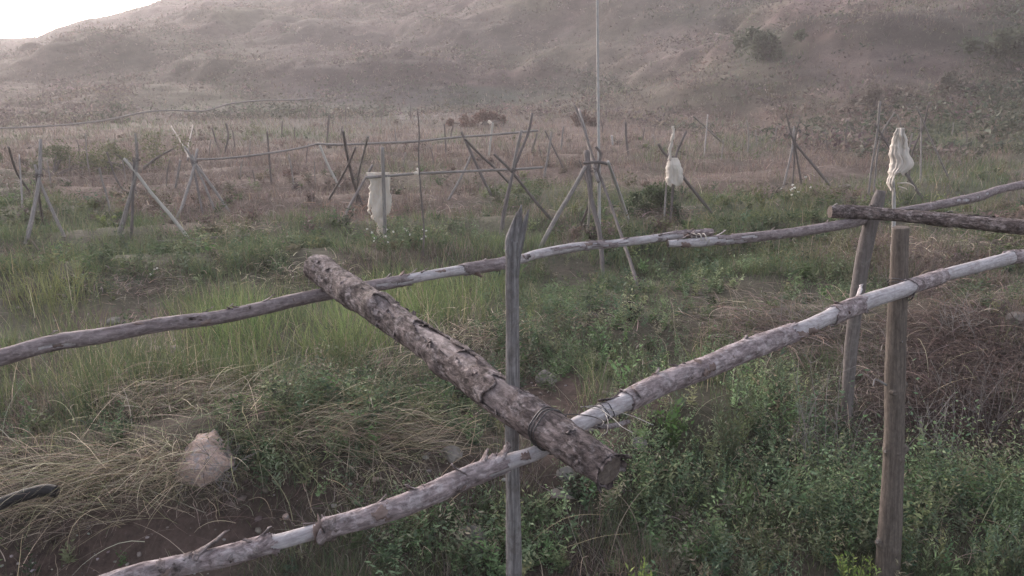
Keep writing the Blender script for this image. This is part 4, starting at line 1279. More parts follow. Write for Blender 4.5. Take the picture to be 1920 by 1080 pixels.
# split stake in the middle
PP = [(966, 452, 12), (962, 474, 13), (960, 520, 12.5), (961, 600, 12), (961, 700, 12.5), (960, 800, 12), (961, 900, 12.5), (963, 1000, 14), (964, 1090, 14)]
Ys = 2.03
pts = [at(a, b, Ys) for a, b, r in PP]; rr = [rad(r, p) for (a, b, r), p in zip(PP, pts)]
pts, rr = to_ground(pts, rr)
Ts = Tube(pts, rr, 150, 22, .10, 47)
stk = Ts.core('split_stake', M_stake, None, cap_mat=M_stake)
tag(stk, 'thin weathered stake with a splintered pointed top behind the thick log', 'stake', 'posts in the foreground')
for k, L in enumerate([[(966, 500, 9), (968, 450, 10), (973, 410, 6.5), (978, 384, 1.5)], [(958, 500, 8), (955, 455, 8), (962, 425, 5), (970, 398, 1.2)], [(972, 480, 5), (982, 430, 5), (988, 405, 3), (992, 392, 1)], [(970, 520, 3), (975, 470, 3), (984, 430, 2), (988, 415, .7)]]):
    pp = [at(a, b, Ys - .004 * k) for a, b, r in L]
    t = Tube(pp, [rad(r, p) for (a, b, r), p in zip(L, pp)], 24, 8, .12, 60 + k); t.core('splinter', M_stake, stk)

# black hose
hp = []
for (px, py) in [(-60, 968), (0, 945), (40, 930), (84, 919), (105, 922)]:
    g = ground_hit(px, py); hp.append(at(px, py, g.y - .22))
hs = strand('black_hose', hp, .030, M_hose, None, 12, 50, 3, 1, .01)
tag(hs, 'black plastic hose lying in the straw at the left edge', 'hose')
hp = [ground_hit(px, py) + Vector((0, 0, .06)) for (px, py) in [(292, 463), (334, 461), (380, 457), (431, 453), (470, 451)]]
tag(strand('ground_pole', hp, .022, M_poledark, None, 8, 30, 3, .8, .05), 'thin dark pole lying on the ground below the long pale slanting pole', 'pole')

# ------------------------------------------------------------------ tripods, stakes and rails of the field
def MM(c):
    return {'g': M_polegrey, 'd': M_poledark, 'p': M_polepale, 'c': M_cane, 's': M_stake}[c]

def make_poles(name, cat, poles, label, group, part='pole', Yapex=None, ties=True, single=False):
    """poles: [(pixel points top to bottom, r_px_top, r_px_bottom, material key, grounded, Yfoot or None)]"""
    feet = []
    for P in poles:
        q = P[0][-1]
        Yf = P[5] if len(P) > 5 and P[5] else None
        if Yf is None: Yf = ground_hit(*q).y if P[4] else None
        feet.append(Yf)
    okf = [f for f in feet if f]
    Ya = Yapex or (sum(okf) / len(okf))
    made = []
    bx, by = poles[0][0][-1]
    base = None
    tubes = []
    for P, Yf in zip(poles, feet):
        L = P[0]; y0 = L[0][1]; y1 = L[-1][1]
        Yf = Yf or Ya
        ya = APEX if (APEX := P[6] if len(P) > 6 else None) else None
        # depth runs linearly with height from the foot to the crossing point
        yc = CROSS[0] if CROSS[0] else y0
        pts = []
        for (a, b) in L:
            t = 1.0 if y1 == yc else (y1 - b) / (y1 - yc)
            pts.append(at(a, b, Yf + (Ya - Yf) * t))
        n = len(L)
        rr = [rad((P[1] + (P[2] - P[1]) * i / (n - 1)) * .84, p) for i, p in enumerate(pts)]
        if P[4]: pts, rr = to_ground(pts, rr)
        tubes.append((pts, rr, P[3]))
    basep = tubes[0][0][-1]
    if single:
        pts, rr, m = tubes[0]
        t = Tube(pts, rr, max(14, len(pts) * 6), 9, .09, int(abs(pts[0].x * 37)) % 90)
        o = t.core(name, MM(m), None)
        tag(o, label, cat, group)
        return o
    root = empty(name, (basep.x, basep.y, float(gz(basep.x, basep.y))))
    for pts, rr, m in tubes:
        t = Tube(pts, rr, max(14, len(pts) * 6), 9, .09, int(abs(pts[0].x * 37)) % 90)
        t.core(part, MM(m), root)
    if ties and CROSS[0]:
        pa = at(CROSS[1], CROSS[0], Ya)
        rr = .035 + .004 * Ya ** .5
        P = [pa + Vector((rr * math.cos(a), rr * math.sin(a) * .8, .014 * math.sin(a * 2.3) + .002 * a)) for a in np.linspace(0, 19, 40)]
        t = Tube(P, [.004] * 40, 90, 5, .02, 1); t.core('lashing', M_poledark, root)
    tag(root, label, cat, group)
    return root
CROSS = [None, None]
GT = 'lashed pole tripods in the field'; GS = 'upright stakes in the field'

CROSS = [322, 1112]
make_poles('pole_tripod', 'tripod', [
    ([(1100, 284), (1104, 330), (1110, 380), (1124, 435), (1131, 515)], 6.5, 5, 'd', True, None),
    ([(1076, 194), (1094, 240), (1112, 296), (1140, 370), (1166, 445), (1185, 500), (1197, 542)], 2.2, 4.4, 'd', True, None),
    ([(1098, 312), (1072, 360), (1046, 403), (1010, 470)], 4.5, 5, 'g', True, None),
    ([(1086, 205), (1098, 248), (1113, 310), (1122, 340)], 2.5, 4, 'g', False, 9.4),
    ([(1140, 303), (1155, 345), (1172, 395)], 3.5, 4, 'c', True, 10.4),
    ([(1103, 320), (1106, 372), (1102, 434)], 2.6, 3, 'p', True, 10.2),
    ([(1108, 330), (1106, 377), (1090, 420)], 4, 3.5, 'd', True, 10.4),
    ([(1094, 306), (1120, 304), (1144, 308)], 3.5, 3.5, 'd', False, 9.5),
    ([(1117, 275), (1126, 290), (1120, 322)], 3, 3, 'd', False, 9.4)],
    'largest tripod of dark and grey poles in the middle of the field', GT, Yapex=9.6)
CROSS = [None, None]
o = make_poles('tall_cane', 'cane', [([(1120, -90), (1120, 0), (1121, 120), (1122, 230), (1123, 300), (1124, 420)], 2.9, 3.6, 'c', True, 9.75)], 'very tall pale cane rising out of the frame from the big tripod', None, single=True)

CROSS = [322, 963]
make_poles('pole_tripod', 'tripod', [
    ([(998, 212), (990, 250), (966, 310), (955, 350), (944, 400), (938, 448)], 2.8, 4, 'd', True, None),
    ([(978, 244), (966, 295), (960, 330), (946, 400), (941, 440)], 3.4, 3.6, 'g', True, 11.0),
    ([(926, 289), (962, 325), (1000, 373), (1034, 412)], 2.6, 3.4, 'd', True, None)],
    'crossed poles left of the big tripod holding the right end of a rail', GT)
CROSS = [300, 900]
make_poles('pole_tripod', 'tripod', [
    ([(865, 247), (885, 290), (903, 330), (922, 368)], 3, 3.4, 'd', True, None),
    ([(871, 260), (900, 290), (930, 318), (954, 343)], 2.6, 2.6, 'd', True, 14.5),
    ([(884, 289), (868, 325), (841, 374)], 2.6, 2.8, 'g', True, None)],
    'thin crossed dark poles right of the hanging rag behind the middle rail', GT)
CROSS = [331, 73]
make_poles('pole_tripod', 'tripod', [
    ([(76, 262), (74, 331), (63, 396), (49, 457)], 3.5, 5.5, 'g', True, None),
    ([(65, 309), (76, 344), (96, 390), (121, 444)], 3, 3.6, 'g', True, None),
    ([(68, 325), (73, 370), (84, 437)], 2.6, 3, 'd', True, None)],
    'leftmost tripod with a long straight grey pole above its tie', GT)
CROSS = [302, 256]
make_poles('pole_tripod', 'tripod', [
    ([(254, 250), (257, 302), (249, 351), (234, 405), (223, 444)], 2.6, 6.5, 'g', True, None),
    ([(232, 297), (256, 325), (284, 362), (324, 409), (357, 452)], 2.8, 4.2, 'p', True, None),
    ([(252, 300), (249, 380), (246, 448)], 3, 3.4, 'd', True, None)],
    'tripod with a thick grey leg and a pale slanting pole, second from left', GT)
CROSS = [306, 365]
make_poles('pole_tripod', 'tripod', [
    ([(370, 280), (362, 320), (353, 351), (340, 390), (327, 417)], 3, 3.8, 'g', True, None),
    ([(346, 275), (366, 306), (398, 350), (430, 397)], 2.4, 3.2, 'g', True, None),
    ([(360, 290), (370, 318), (385, 350), (402, 394)], 2.4, 2.6, 'g', True, None),
    ([(358, 296), (368, 340), (382, 411)], 2.6, 3, 'd', True, None),
    ([(321, 237), (340, 268), (358, 300)], 2, 2.2, 'd', False, 14), ([(362, 236), (354, 270), (352, 300)], 2, 2.2, 'd', False, 14)],
    'tripod bristling with thin tips where the left rail begins, third from left', GT)
CROSS = [337, 668]
make_poles('pole_tripod', 'tripod', [
    ([(643, 246), (653, 300), (664, 345), (678, 384)], 3, 3.6, 'd', True, None),
    ([(667, 276), (650, 315), (617, 374)], 2.2, 2.4, 'd', True, None),
    ([(690, 256), (680, 295), (672, 330), (668, 380)], 2.6, 2.6, 'g', True, None),
    ([(698, 310), (683, 337), (660, 378), (643, 411)], 3, 3.4, 'd', True, None)],
    'tripod of dark thin poles just left of the rag on the post', GT)
CROSS = [298, 1258]
make_poles('pole_tripod', 'tripod', [
    ([(1263, 236), (1257, 270), (1252, 300), (1249, 352), (1247, 384)], 1.8, 2.2, 'g', True, 11.5),
    ([(1287, 246), (1276, 270), (1266, 298), (1262, 350)], 2.4, 3, 'd', True, 11.6),
    ([(1234, 270), (1246, 288), (1262, 302), (1284, 336), (1322, 384)], 3, 3.6, 'd', True, 11.9)],
    'tripod with a forked top carrying the small bag shaped rag', GT)
CROSS = [272, 1490]
make_poles('pole_tripod', 'tripod', [
    ([(1474, 213), (1482, 245), (1492, 270), (1525, 310), (1557, 349)], 1.6, 3.2, 'd', True, None),
    ([(1489, 237), (1487, 262), (1483, 290), (1468, 353)], 2.4, 2.4, 'g', True, None),
    ([(1500, 222), (1491, 262), (1495, 300), (1503, 346)], 1.6, 2.4, 'd', True, None),
    ([(1479, 250), (1487, 262), (1489, 300), (1486, 346)], 2.2, 2, 'd', True, None)],
    'narrow brownish tripod above the white flowered weeds right of the bag rag', GT)
CROSS = [262, 1650]
make_poles('pole_tripod', 'tripod', [
    ([(1650, 190), (1647, 225), (1643, 262), (1634, 315), (1630, 350)], 2.8, 2.2, 'g', True, 13.5),
    ([(1640, 232), (1656, 258), (1690, 312), (1733, 378)], 2.4, 3.2, 'd', True, None),
    ([(1678, 210), (1656, 245), (1646, 280), (1640, 340)], 1.8, 2, 'g', True, 13.5)],
    'tripod with a pale greenish upright tip left of the large rag', GT)
CROSS = [245, 1727]
make_poles('pole_tripod', 'tripod', [
    ([(1741, 196), (1730, 240), (1711, 285), (1704, 330)], 2, 2.4, 'd', True, 15.5),
    ([(1718, 200), (1728, 222), (1742, 255), (1760, 294)], 2, 2.2, 'g', True, 15.5),
    ([(1726, 216), (1727, 255), (1726, 332)], 1.5, 1.8, 'g', True, 15)],
    'tripod of thin poles right of the large rag', GT)
CROSS = [300, 30]
make_poles('crossed_stakes', 'stakes', [
    ([(16, 276), (32, 325), (58, 362)], 2.4, 2.4, 'd', True, None), ([(36, 290), (40, 350), (42, 390)], 1.8, 2, 'g', True, None)],
    'pair of thin dark leaning stakes at the far left edge', GS, ties=False)
CROSS = [232, 1322]
make_poles('crossed_stakes', 'stakes', [
    ([(1300, 218), (1322, 238), (1345, 259)], 1.6, 1.6, 'g', True, 24), ([(1327, 215), (1324, 250), (1320, 293)], 1.6, 1.8, 'g', True, None)],
    'faint crossed thin stakes right of the bag shaped rag', GS, ties=False)
CROSS = [None, None]

singles = [
    ([(717, 276), (719, 335), (721, 400), (723, 478)], 3.9, 4.6, 'g', True, 10.24, 'pale grey post in front of the hanging torn rag'),
    ([(783, 207), (786, 250), (785, 300), (790, 372), (795, 430), (793, 480)], 1.3, 2.1, 'd', True, None, 'thin dark wavy pole crossing the middle rail right of the hanging rag'),
    ([(599, 272), (616, 312), (636, 350)], 3, 3, 'p', True, None, 'short pale peeled pole slanting under the upper rail end'),
    ([(924, 230), (920, 262), (916, 297)], 2.4, 2.6, 'p', True, None, 'thin pale pole with a white tip behind the upper rail'),
    ([(1034, 248), (1028, 290), (1020, 332)], 2.8, 2.8, 'g', True, None, 'leaning grey stake between the crossed poles and the big tripod'),
    ([(1022, 245), (1040, 282), (1060, 323)], 1.8, 2, 'd', True, None, 'thin dark stake leaning right beside the big tripod tips'),
    ([(1057, 237), (1054, 258), (1052, 281)], 2, 2, 'g', True, None, 'short upright stake with pale top left of the big tripod tips'),
    ([(1007, 250), (1002, 268), (996, 287)], 2.2, 2.2, 'd', True, None, 'short dark stake at the right end of the upper rail'),
    ([(1173, 229), (1174, 260), (1178, 290)], 2.6, 2.6, 'd', True, None, 'dark upright stake to the right of the tall cane'),
    ([(1147, 254), (1149, 272)], 2.4, 2.4, 'c', True, None, 'tiny pale stub just right of the tall cane'),
    ([(186, 315), (192, 340), (200, 366), (206, 396)], 2.6, 2.0, 'g', True, None, 'short pale topped stake between the two leftmost tripods'),
    ([(200, 285), (218, 335), (240, 368)], 1.8, 2.2, 'd', True, None, 'thin dark leaning stake left of the thick legged tripod'),
    ([(338, 300), (334, 325), (329, 352)], 2.6, 2.8, 'g', True, None, 'short grey stake just left of the bristling tripod'),
    ([(424, 231), (428, 257), (420, 290)], 2.2, 2, 'd', True, None, 'crooked dark stake right of the bristling tripod'),
    ([(398, 240), (404, 262), (411, 280)], 1.6, 1.6, 'd', True, None, 'faint thin stake leaning beside the crooked dark stake'),
    ([(501, 246), (505, 300), (509, 345)], 2, 2, 'd', True, None, 'thin straight dark stake midway along the left rail'),
    ([(541, 290), (547, 320), (551, 350)], 1.6, 1.8, 'g', True, None, 'thin grey stake under the right part of the left rail'),
    ([(617, 216), (615, 243), (613, 268)], 2, 2, 'd', True, None, 'dark stake behind the upper rail near its left end'),
    ([(578, 197), (578, 222)], 1.1, 1.1, 'd', True, 40, 'leftmost of the small far fence stakes'),
    ([(648, 198), (648, 232)], 1.2, 1.2, 'd', True, 36, 'second of the small far fence stakes from the left'),
    ([(715, 207), (715, 232)], 1.2, 1.2, 'd', True, 36, 'third of the small far fence stakes from the left'),
    ([(770, 194), (770, 226)], 1.2, 1.2, 'd', True, 38, 'rightmost of the small far fence stakes'),
    ([(833, 232), (835, 262), (836, 293)], 1.6, 1.8, 'd', True, None, 'thin dark stake right of the dark wavy pole'),
    ([(740, 240), (742, 258), (743, 278)], 1.4, 1.5, 'g', True, None, 'thin short stake above the torn rag'),
    ([(1086, 300), (1095, 325), (1102, 350)], 1.5, 1.8, 'd', True, 15, 'thin dark stick behind the left of the big tripod'),
    ([(1674, 330), (1676, 380), (1675, 440), (1672, 480)], 3.4, 4.2, 'c', True, 8.8, 'pale straight stake carrying the large rag'),
    ([(1710, 250), (1704, 285), (1700, 330)], 1.6, 1.8, 'g', True, None, 'faint thin stake between the large rag and the tripod beside it'),
    ([(160, 250), (163, 290), (168, 330)], 1.5, 1.6, 'g', True, None, 'faint stake between the leftmost tripod and the pale topped stake'),
    ([(252, 330), (254, 352), (258, 372)], 1.5, 1.5, 'g', True, None, 'tiny stake seen between the legs of the thick legged tripod'),
    ([(470, 262), (468, 285), (470, 310)], 1.4, 1.5, 'g', True, None, 'faint stake left of the thin straight dark stake'),
    ([(1400, 225), (1404, 255), (1402, 285)], 1.4, 1.5, 'g', True, None, 'faint stake left of the brownish tripod'),
    ([(1590, 225), (1586, 255), (1588, 290)], 1.4, 1.5, 'd', True, None, 'faint dark stake midway between brownish and greenish tipped tripods'),
]
for S in singles:
    make_poles('stake', 'stake', [S[:6]], S[6], GS, single=True)

rs_ = np.random.default_rng(77)
for (px_, y0_, y1_, dx) in [(128, 292, 330, 3), (146, 262, 300, -2), (212, 258, 292, 4), (286, 262, 300, 5), (300, 270, 306, -6), (392, 262, 300, 3), (440, 244, 276, -4), (452, 300, 340, 3), (478, 318, 352, -5), (528, 226, 256, 2),
                            (556, 238, 268, -3), (574, 268, 305, 4), (592, 300, 346, -3), (640, 236, 262, 2), (756, 286, 320, 4), (812, 276, 318, -5), (846, 236, 262, 3), (1130, 226, 250, -3), (1206, 240, 268, 3), (1228, 252, 284, -4),
                            (1352, 262, 300, 4), (1420, 244, 274, -3), (1454, 236, 262, 3), (1552, 250, 286, -4), (1616, 236, 268, 3), (1690, 214, 240, -8), (1784, 230, 262, 4), (1812, 240, 270, -3), (96, 300, 352, -8), (236, 300, 340, -7), (312, 300, 350, 6), (1016, 272, 306, -6)]:
    make_poles('stake', 'stake', [([(px_ + dx, y0_), (px_ + dx * .4 + rs_.normal() * 1.2, (y0_ + y1_) / 2), (px_, y1_)], 1.1, 1.5, 'gd'[int(rs_.random() < .45)], True, None)],
               'faint thin stick standing far back among the dry rows', 'faint thin sticks far back in the field', single=True)

def thin_rail(P, r0, r1, m, label, n=60, knob=None):
    pts = [at(a, b, Y) for a, b, Y in P]
    rr = [rad((r0 + (r1 - r0) * i / (len(P) - 1)) * .8, p) for i, p in enumerate(pts)]
    t = Tube(pts, rr, n, 9, .10, int(P[0][0]) % 50)
    o = t.core('pole_rail', MM(m), None)
    tag(o, label, 'rail', 'wooden pole rails across the rows')
    return o
thin_rail([(685, 333, 10.25), (740, 329, 10.4), (790, 325, 10.6), (860, 322, 10.9), (930, 319, 11.2), (960, 318, 11.4), (1017, 314, 11.8)], 3.6, 2.8, 'g', 'middle rail running right from the torn rag to the crossed poles')
thin_rail([(594, 270, 16.7), (640, 271, 16.4), (700, 269, 16.2), (783, 265, 16.2), (850, 258, 16.6), (920, 253, 17), (1008, 245, 17.6)], 3, 2.6, 'g', 'upper rail running right from the pale peeled pole')
thin_rail([(360, 299, 14), (420, 297, 14.4), (500, 288, 15.2), (560, 278, 16), (597, 269, 16.8)], 2.6, 2.6, 'g', 'left rail between the bristling tripod and the pale peeled pole')
thin_rail([(-20, 241, 25), (60, 238, 25.5), (123, 234, 26), (194, 226, 27), (275, 210, 29), (330, 207, 30), (382, 208, 31), (434, 194, 33), (500, 188, 35), (560, 187, 36), (588, 183, 37)], 2.0, 1.8, 'g', 'faint long sagging rail high on the left reaching toward the hill', 90)

# ------------------------------------------------------------------ rags
def rag(name, rows, Y, label, holes, folds=.035, mat=M_rag, seed=0, bulge=.05, origin=None):
    """rows: [(py, xl, xr)]; front and back sheet joined at the sides, ragged lower edge"""
    nv, nu = 54, 30
    ys = np.array([r[0] for r in rows], float)
    py = np.linspace(ys[0], ys[-1], nv)
    xl = np.interp(py, ys, [r[1] for r in rows]); xr = np.interp(py, ys, [r[2] for r in rows])
    rs = np.random.default_rng(seed)
    xl = xl + 4.0 * (fbm(py / 8, py * 0, seed, 3) - .5) * 2; xr = xr + 3.2 * (fbm(py / 8, py * 0 + 4, seed + 1, 3) - .5) * 2
    V = []; 
    for sgn in (-1, 1):
        for i in range(nv):
            for j in range(nu):
                u = j / (nu - 1)
                px_ = xl[i] + (xr[i] - xl[i]) * u
                b = bulge * math.sqrt(max(0, 1 - (2 * u - 1) ** 2)) * min(1, (py[i] - ys[0]) / 18 + .25)
                f = folds * (float(vn(u * 5 + seed, i / 16, seed + 3)) - .5) + .4 * folds * (float(vn(u * 14 + seed, i / 9, seed + 4)) - .5) + .25 * folds * (float(vn(u * 30 + seed, i / 22, seed + 6)) - .5)
                V.append(at(px_, py[i], Y + sgn * b * .6 + f))
    V = np.array([tuple(v) for v in V])
    F = []
    for k, sgn in enumerate((-1, 1)):
        o_ = k * nv * nu
        for i in range(nv - 1):
            for j in range(nu - 1):
                uc = (j + .5) / (nu - 1); vc = (i + .5) / (nv - 1)
                cx = xl[i] + (xr[i] - xl[i]) * uc
                if holes(uc, vc, sgn, cx, py[i]): continue
                q = [o_ + i * nu + j, o_ + i * nu + j + 1, o_ + (i + 1) * nu + j + 1, o_ + (i + 1) * nu + j]
                F.append(q if sgn < 0 else q[::-1])
    c = V.mean(0); F = np.array(F)
    used = np.unique(F); rm = -np.ones(len(V), int); rm[used] = np.arange(len(used))
    me = mesh_from(name, V[used] - c, rm[F], mat, smooth=True)
    o = link(name, me, None, tuple(c))
    md = o.modifiers.new('thickness', 'SOLIDIFY'); md.thickness = .004
    tag(o, label, 'rag', 'torn pale rags tied to the poles')
    return o

def h1(u, v, s, cx, py):
    j = float(vn(u * 9, s * 3.0, 5))
    jj = float(vn(u * 26, s * 3.0 + 7, 6))
    lim = np.interp(u, [0, .06, .12, .15, .28, .34, .58, .62, .72, .80, .90, 1], [.66, .70, .56, .78, .82, 1.05, 1.05, .90, .62, .72, .60, .50])
    return v > lim - .10 * jj
M_ragmix = cloth_mat('rag_stained', (.74, .64, .56), (.86, .80, .75))
rag('torn_rag', [(323, 687, 731), (332, 690, 732), (345, 694, 731), (380, 691, 735), (396, 689, 736), (415, 694, 735), (447, 699, 728)], 10.35, 'long torn pale rag hanging over the rail on the grey post', h1, .05, M_ragmix, 3, .05)
def h2_(u, v, s, cx, py):
    return v > .86 + .12 * math.sin(u * 11) * .5 + .1 * (float(vn(u * 7, s, 6)) - .5)
rag('torn_rag', [(296, 1255, 1270), (304, 1251, 1274), (318, 1249, 1280), (332, 1248, 1282), (342, 1250, 1280), (356, 1255, 1273)], 11.45, 'small bag shaped rag hanging on the forked tripod', h2_, .04, M_rag, 5, .12)
rag('cloth_strip', [(236, 1262, 1264), (255, 1259, 1263), (285, 1253, 1258), (300, 1252, 1258)], 11.42, 'narrow pale strip of cloth wound up the forked tripod tip', lambda u, v, s, cx, py: False, .02, M_rag, 6, .03)
def h3(u, v, s, cx, py):
    if u > .42 and v > .70 + .12 * (float(vn(u * 8, s, 8)) - .5): return True
    return v > .95 + .06 * math.sin(u * 9)
rag('torn_rag', [(240, 1683, 1694), (252, 1678, 1698), (275, 1671, 1701), (290, 1668, 1705), (305, 1667, 1714), (315, 1668, 1710), (325, 1666, 1696), (345, 1665, 1690), (358, 1670, 1684)], 8.72, 'largest fleecy pale rag draped over a stake top near the right edge', h3, .09, M_rag, 8, .14)
st = []
for L in ([(1682, 344), (1700, 343), (1712, 348), (1716, 355)], [(1684, 350), (1697, 353), (1701, 356)], [(1676, 352), (1674, 366), (1672, 384)]):
    st.append(strand('s', [at(a, b, 8.72) for a, b in L], .009, M_rag, None, 6, 20, 2, .3, .2))
tag(join_meshes('rag_tatters', st, M_rag), 'frayed tatters trailing below the largest rag', 'rag')
o = strand('white_tie', [at(778, 322, 10.5), at(781, 326, 10.5), at(785, 321, 10.5), at(781, 315, 10.5)], .02, M_rag, None, 7, 20, 3, .6, .3)
tag(o, 'small white knot tied on the middle rail at the dark wavy pole', 'tie')
o = strand('white_tie', [at(920, 231, 19.3), at(917, 227, 19.3), at(916, 231, 19.3)], .03, M_rag, None, 7, 16, 3, .6, .3)
tag(o, 'tiny white knot on top of the thin pale pole', 'tie')

# ------------------------------------------------------------------ single plants that stand out
def plant(px, py, wpx, hpx, label, cols, nst, nlf, lsz, seed, group, name='weed_plant', Y=None, flowers=0, spread=.8, stem_r=.0028, lw=.35):
    g = ground_hit(px, py) if Y is None else Vector((at(px, py, Y).x, Y, float(gz(at(px, py, Y).x, Y))))
    h_ = rad(hpx, g); w_ = rad(wpx / 2, g)
    root = empty(name, (g.x, g.y, g.z - .01))
    rs = np.random.default_rng(seed)
    st = []; cen = []; drs = []; tops = []
    for i in range(nst):
        a = rs.random() * 2 * PI; q = rs.random() ** .6
        e = Vector((math.cos(a) * w_ * q, math.sin(a) * w_ * q, h_ * (.65 + .35 * rs.random()) * (1 - .25 * q)))
        b = Vector((g.x, g.y, g.z - .01))
        P = [b, b + Vector((e.x * .3, e.y * .3, e.z * .5)), b + e]
        st.append(strand('s', P, stem_r, M_grass, None, 5, 8, i, .5))
        tops.append(e)
        for k in range(nlf):
            t = .1 + .9 * (k + rs.random()) / nlf
            c = Vector((e.x * (.3 * 2 * t if t < .5 else .3 + .7 * (2 * t - 1)), e.y * (.6 * t if t < .5 else .3 + .7 * (2 * t - 1)), e.z * t))
            cen.append(tuple(c)); aa = k * 2.4 + rs.random(); drs.append((math.cos(aa), math.sin(aa), .35 + .5 * rs.random() + .5 * t))
    cen = np.array(cen); n = len(cen)
    vb = VB(); sz = lsz * rs.uniform(.6, 1.25, n)
    vb.add(*leaves(cen, np.array(drs), sz, sz * lw, pal(cols, n, .15)))
    f = vb.build('leaves', M_leaf, root)
    sm = join_meshes('stem', st, plain_mat('stem_green', (.10, .11, .06), .8, .2) if 'stem_green' not in bpy.data.materials else bpy.data.materials['stem_green'], root)
    for k in range(flowers):
        e = tops[k % len(tops)] + Vector(rs.normal(0, lsz * .5, 3))
        fl = []; 
        c = np.repeat(np.array([tuple(e)]), 14, 0); d = rs.normal(size=(14, 3)) + np.array([0, 0, .6])
        vb = VB(); vb.add(*leaves(c, d, np.full(14, .016 * max(1, g.y / 8)), np.full(14, .010 * max(1, g.y / 8)), np.full((14, 3), .7)))
        vb.build('flower', M_petal, root)
    tag(root, label, 'plant', group)
    return root
GP = 'leafy plants standing out in the field'
BR = [(.19, .26, .07), (.15, .22, .06), (.23, .29, .09)]
plant(1605, 1085, 90, 210, 'bright yellow green ferny plant at the foot of the sturdy grey post', BR, 20, 34, .030, 1, GP, Y=3.32)
plant(1205, 1110, 70, 150, 'bright green plant at the bottom edge between log end and post', BR, 12, 20, .032, 2, GP, Y=3.1)
plant(1258, 850, 70, 110, 'fresh broad leaved green plant just right of the thick log end', [(.12, .20, .07), (.10, .17, .06)], 12, 14, .055, 3, GP, lw=.42)
plant(1450, 760, 90, 110, 'tall bluish thin leaved plant below the middle of the near rail', [(.07, .10, .07), (.09, .12, .08)], 9, 14, .05, 4, GP, lw=.2)
plant(1310, 1110, 60, 150, 'upright grey green spike at the bottom right of the log end', [(.10, .13, .09), (.085, .11, .075)], 5, 30, .03, 5, GP, Y=3.15)
plant(1900, 1060, 90, 150, 'grey green bushy plant in the bottom right corner', [(.09, .115, .075), (.075, .10, .065)], 14, 22, .035, 6, GP, Y=3.4)
plant(1735, 1100, 70, 60, 'small bright green plant right of the sturdy grey post base', BR, 10, 16, .03, 7, GP, Y=3.2)
plant(1365, 900, 120, 240, 'largest soft grey green plant in the right foreground', [(.095, .125, .075), (.075, .105, .06), (.11, .135, .085)], 24, 30, .028, 8, GP)
plant(1440, 1100, 110, 150, 'dark leafy plant at the bottom edge in the middle of the weeds', [(.055, .08, .055), (.065, .09, .06)], 16, 24, .034, 9, GP, Y=3.1)
plant(720, 478, 70, 50, 'white flowered weed at the foot of the post with the torn rag', G_BLUE, 12, 10, .06, 10, 'white flowering weeds', flowers=9)
plant(775, 470, 60, 45, 'white flowered weed right of the post with the torn rag', G_BLUE, 10, 10, .06, 11, 'white flowering weeds', flowers=8)
plant(1495, 400, 90, 66, 'white flowered brownish weed in front of the brownish tripod', [(.12, .12, .075), (.09, .10, .06)], 14, 12, .05, 12, 'white flowering weeds', flowers=9)
plant(1430, 400, 80, 60, 'yellow green tufted weed left of the white flowered brownish weed', [(.14, .15, .07), (.11, .13, .06)], 14, 12, .06, 13, GP)
plant(284, 528, 40, 30, 'low weed with a few pale flowers behind the far rail on the left', G_BLUE, 8, 8, .04, 14, 'white flowering weeds', flowers=3)

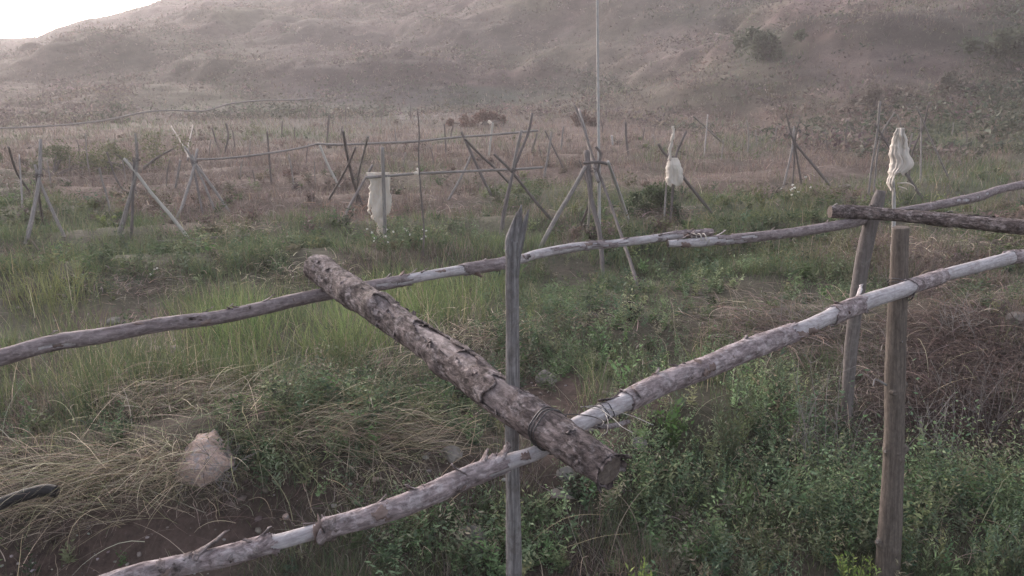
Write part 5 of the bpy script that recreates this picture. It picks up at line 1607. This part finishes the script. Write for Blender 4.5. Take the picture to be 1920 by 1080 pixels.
# dry branching twigs in the right foreground
def twig_bush(px, py, wpx, hpx, label, seed, mat, n=12, Y=None):
    g = ground_hit(px, py) if Y is None else at(px, py, Y)
    h_ = rad(hpx, g); w_ = rad(wpx / 2, g)
    rs = np.random.default_rng(seed); st = []
    for i in range(n):
        a = rs.random() * 2 * PI; q = rs.random()
        e = g + Vector((math.cos(a) * w_ * q, math.sin(a) * w_ * q, h_ * (.5 + .5 * rs.random())))
        b0 = g + Vector((rs.normal(0, w_ * .35), rs.normal(0, w_ * .3), 0)); e = e + Vector(rs.normal(0, w_ * .3, 3)) * .8
        m = b0.lerp(e, .4) + Vector(rs.normal(0, .035, 3)); m2 = b0.lerp(e, .75) + Vector(rs.normal(0, .035, 3))
        st.append(strand('s', [b0, m, m2, e], .0024, mat, None, 5, 14, i, .35))
        for k in range(4):
            t = rs.uniform(.35, .9); b = m2 if k % 2 else m
            d = Vector(rs.normal(0, 1, 3)); d.z = abs(d.z); d.normalize()
            st.append(strand('s', [b, b + d * .04 + Vector((0, 0, .01)), b + d * rs.uniform(.06, .12) + Vector((0, 0, .03))], .0018, mat, None, 4, 6, k, .4))
    o = join_meshes('dry_twigs', st, mat)
    tag(o, label, 'dry plant', 'dry branching twigs')
twig_bush(1525, 900, 130, 300, 'pale dry branching twigs under the near rail left of the leaning post', 1, M_polegrey, 12)
twig_bush(1760, 900, 170, 180, 'tangle of pale dry twigs right of the sturdy grey post', 2, M_polegrey, 12)
twig_bush(1800, 640, 150, 110, 'dry hooked stalks under the right end of the near rail', 3, M_polegrey, 10)
twig_bush(1480, 620, 60, 60, 'small dry twig poking up just behind the near rail', 4, M_polegrey, 4)
twig_bush(420, 910, 100, 80, 'dry root tangle hanging under the large pink rock', 5, M_polegrey, 12)
twig_bush(1840, 850, 220, 220, 'dark dead brush heap at the right edge', 6, M_poledark, 22)

# ------------------------------------------------------------------ scattering volume in one closed box, added mostly to stand in for lens glare
hm = bpy.data.materials.new('glare_haze'); hm.use_nodes = True
nt = hm.node_tree
for n_ in list(nt.nodes):
    if n_.type != 'OUTPUT_MATERIAL': nt.nodes.remove(n_)
pv = nt.nodes.new('ShaderNodeVolumePrincipled')
pv.inputs['Color'].default_value = (.80, .755, .77, 1)
pv.inputs['Density'].default_value = GLARE_HAZE_DENSITY
pv.inputs['Anisotropy'].default_value = .22
nt.links.new(pv.outputs[0], nt.nodes['Material Output'].inputs['Volume'])
x0, x1, y0, y1, z0, z1 = -330, 330, -60, 200, -75, 75
V = np.array([(x, y, z) for x in (x0, x1) for y in (y0, y1) for z in (z0, z1)], float)
F = np.array([(0, 1, 3, 2), (4, 6, 7, 5), (0, 4, 5, 1), (2, 3, 7, 6), (0, 2, 6, 4), (1, 5, 7, 3)])
hz_ = link('glare_haze', mesh_from('glare_haze', V, F, hm))
tag(hz_, 'thin pinkish veil added over the valley, mostly standing in for lens glare', kind='stuff')
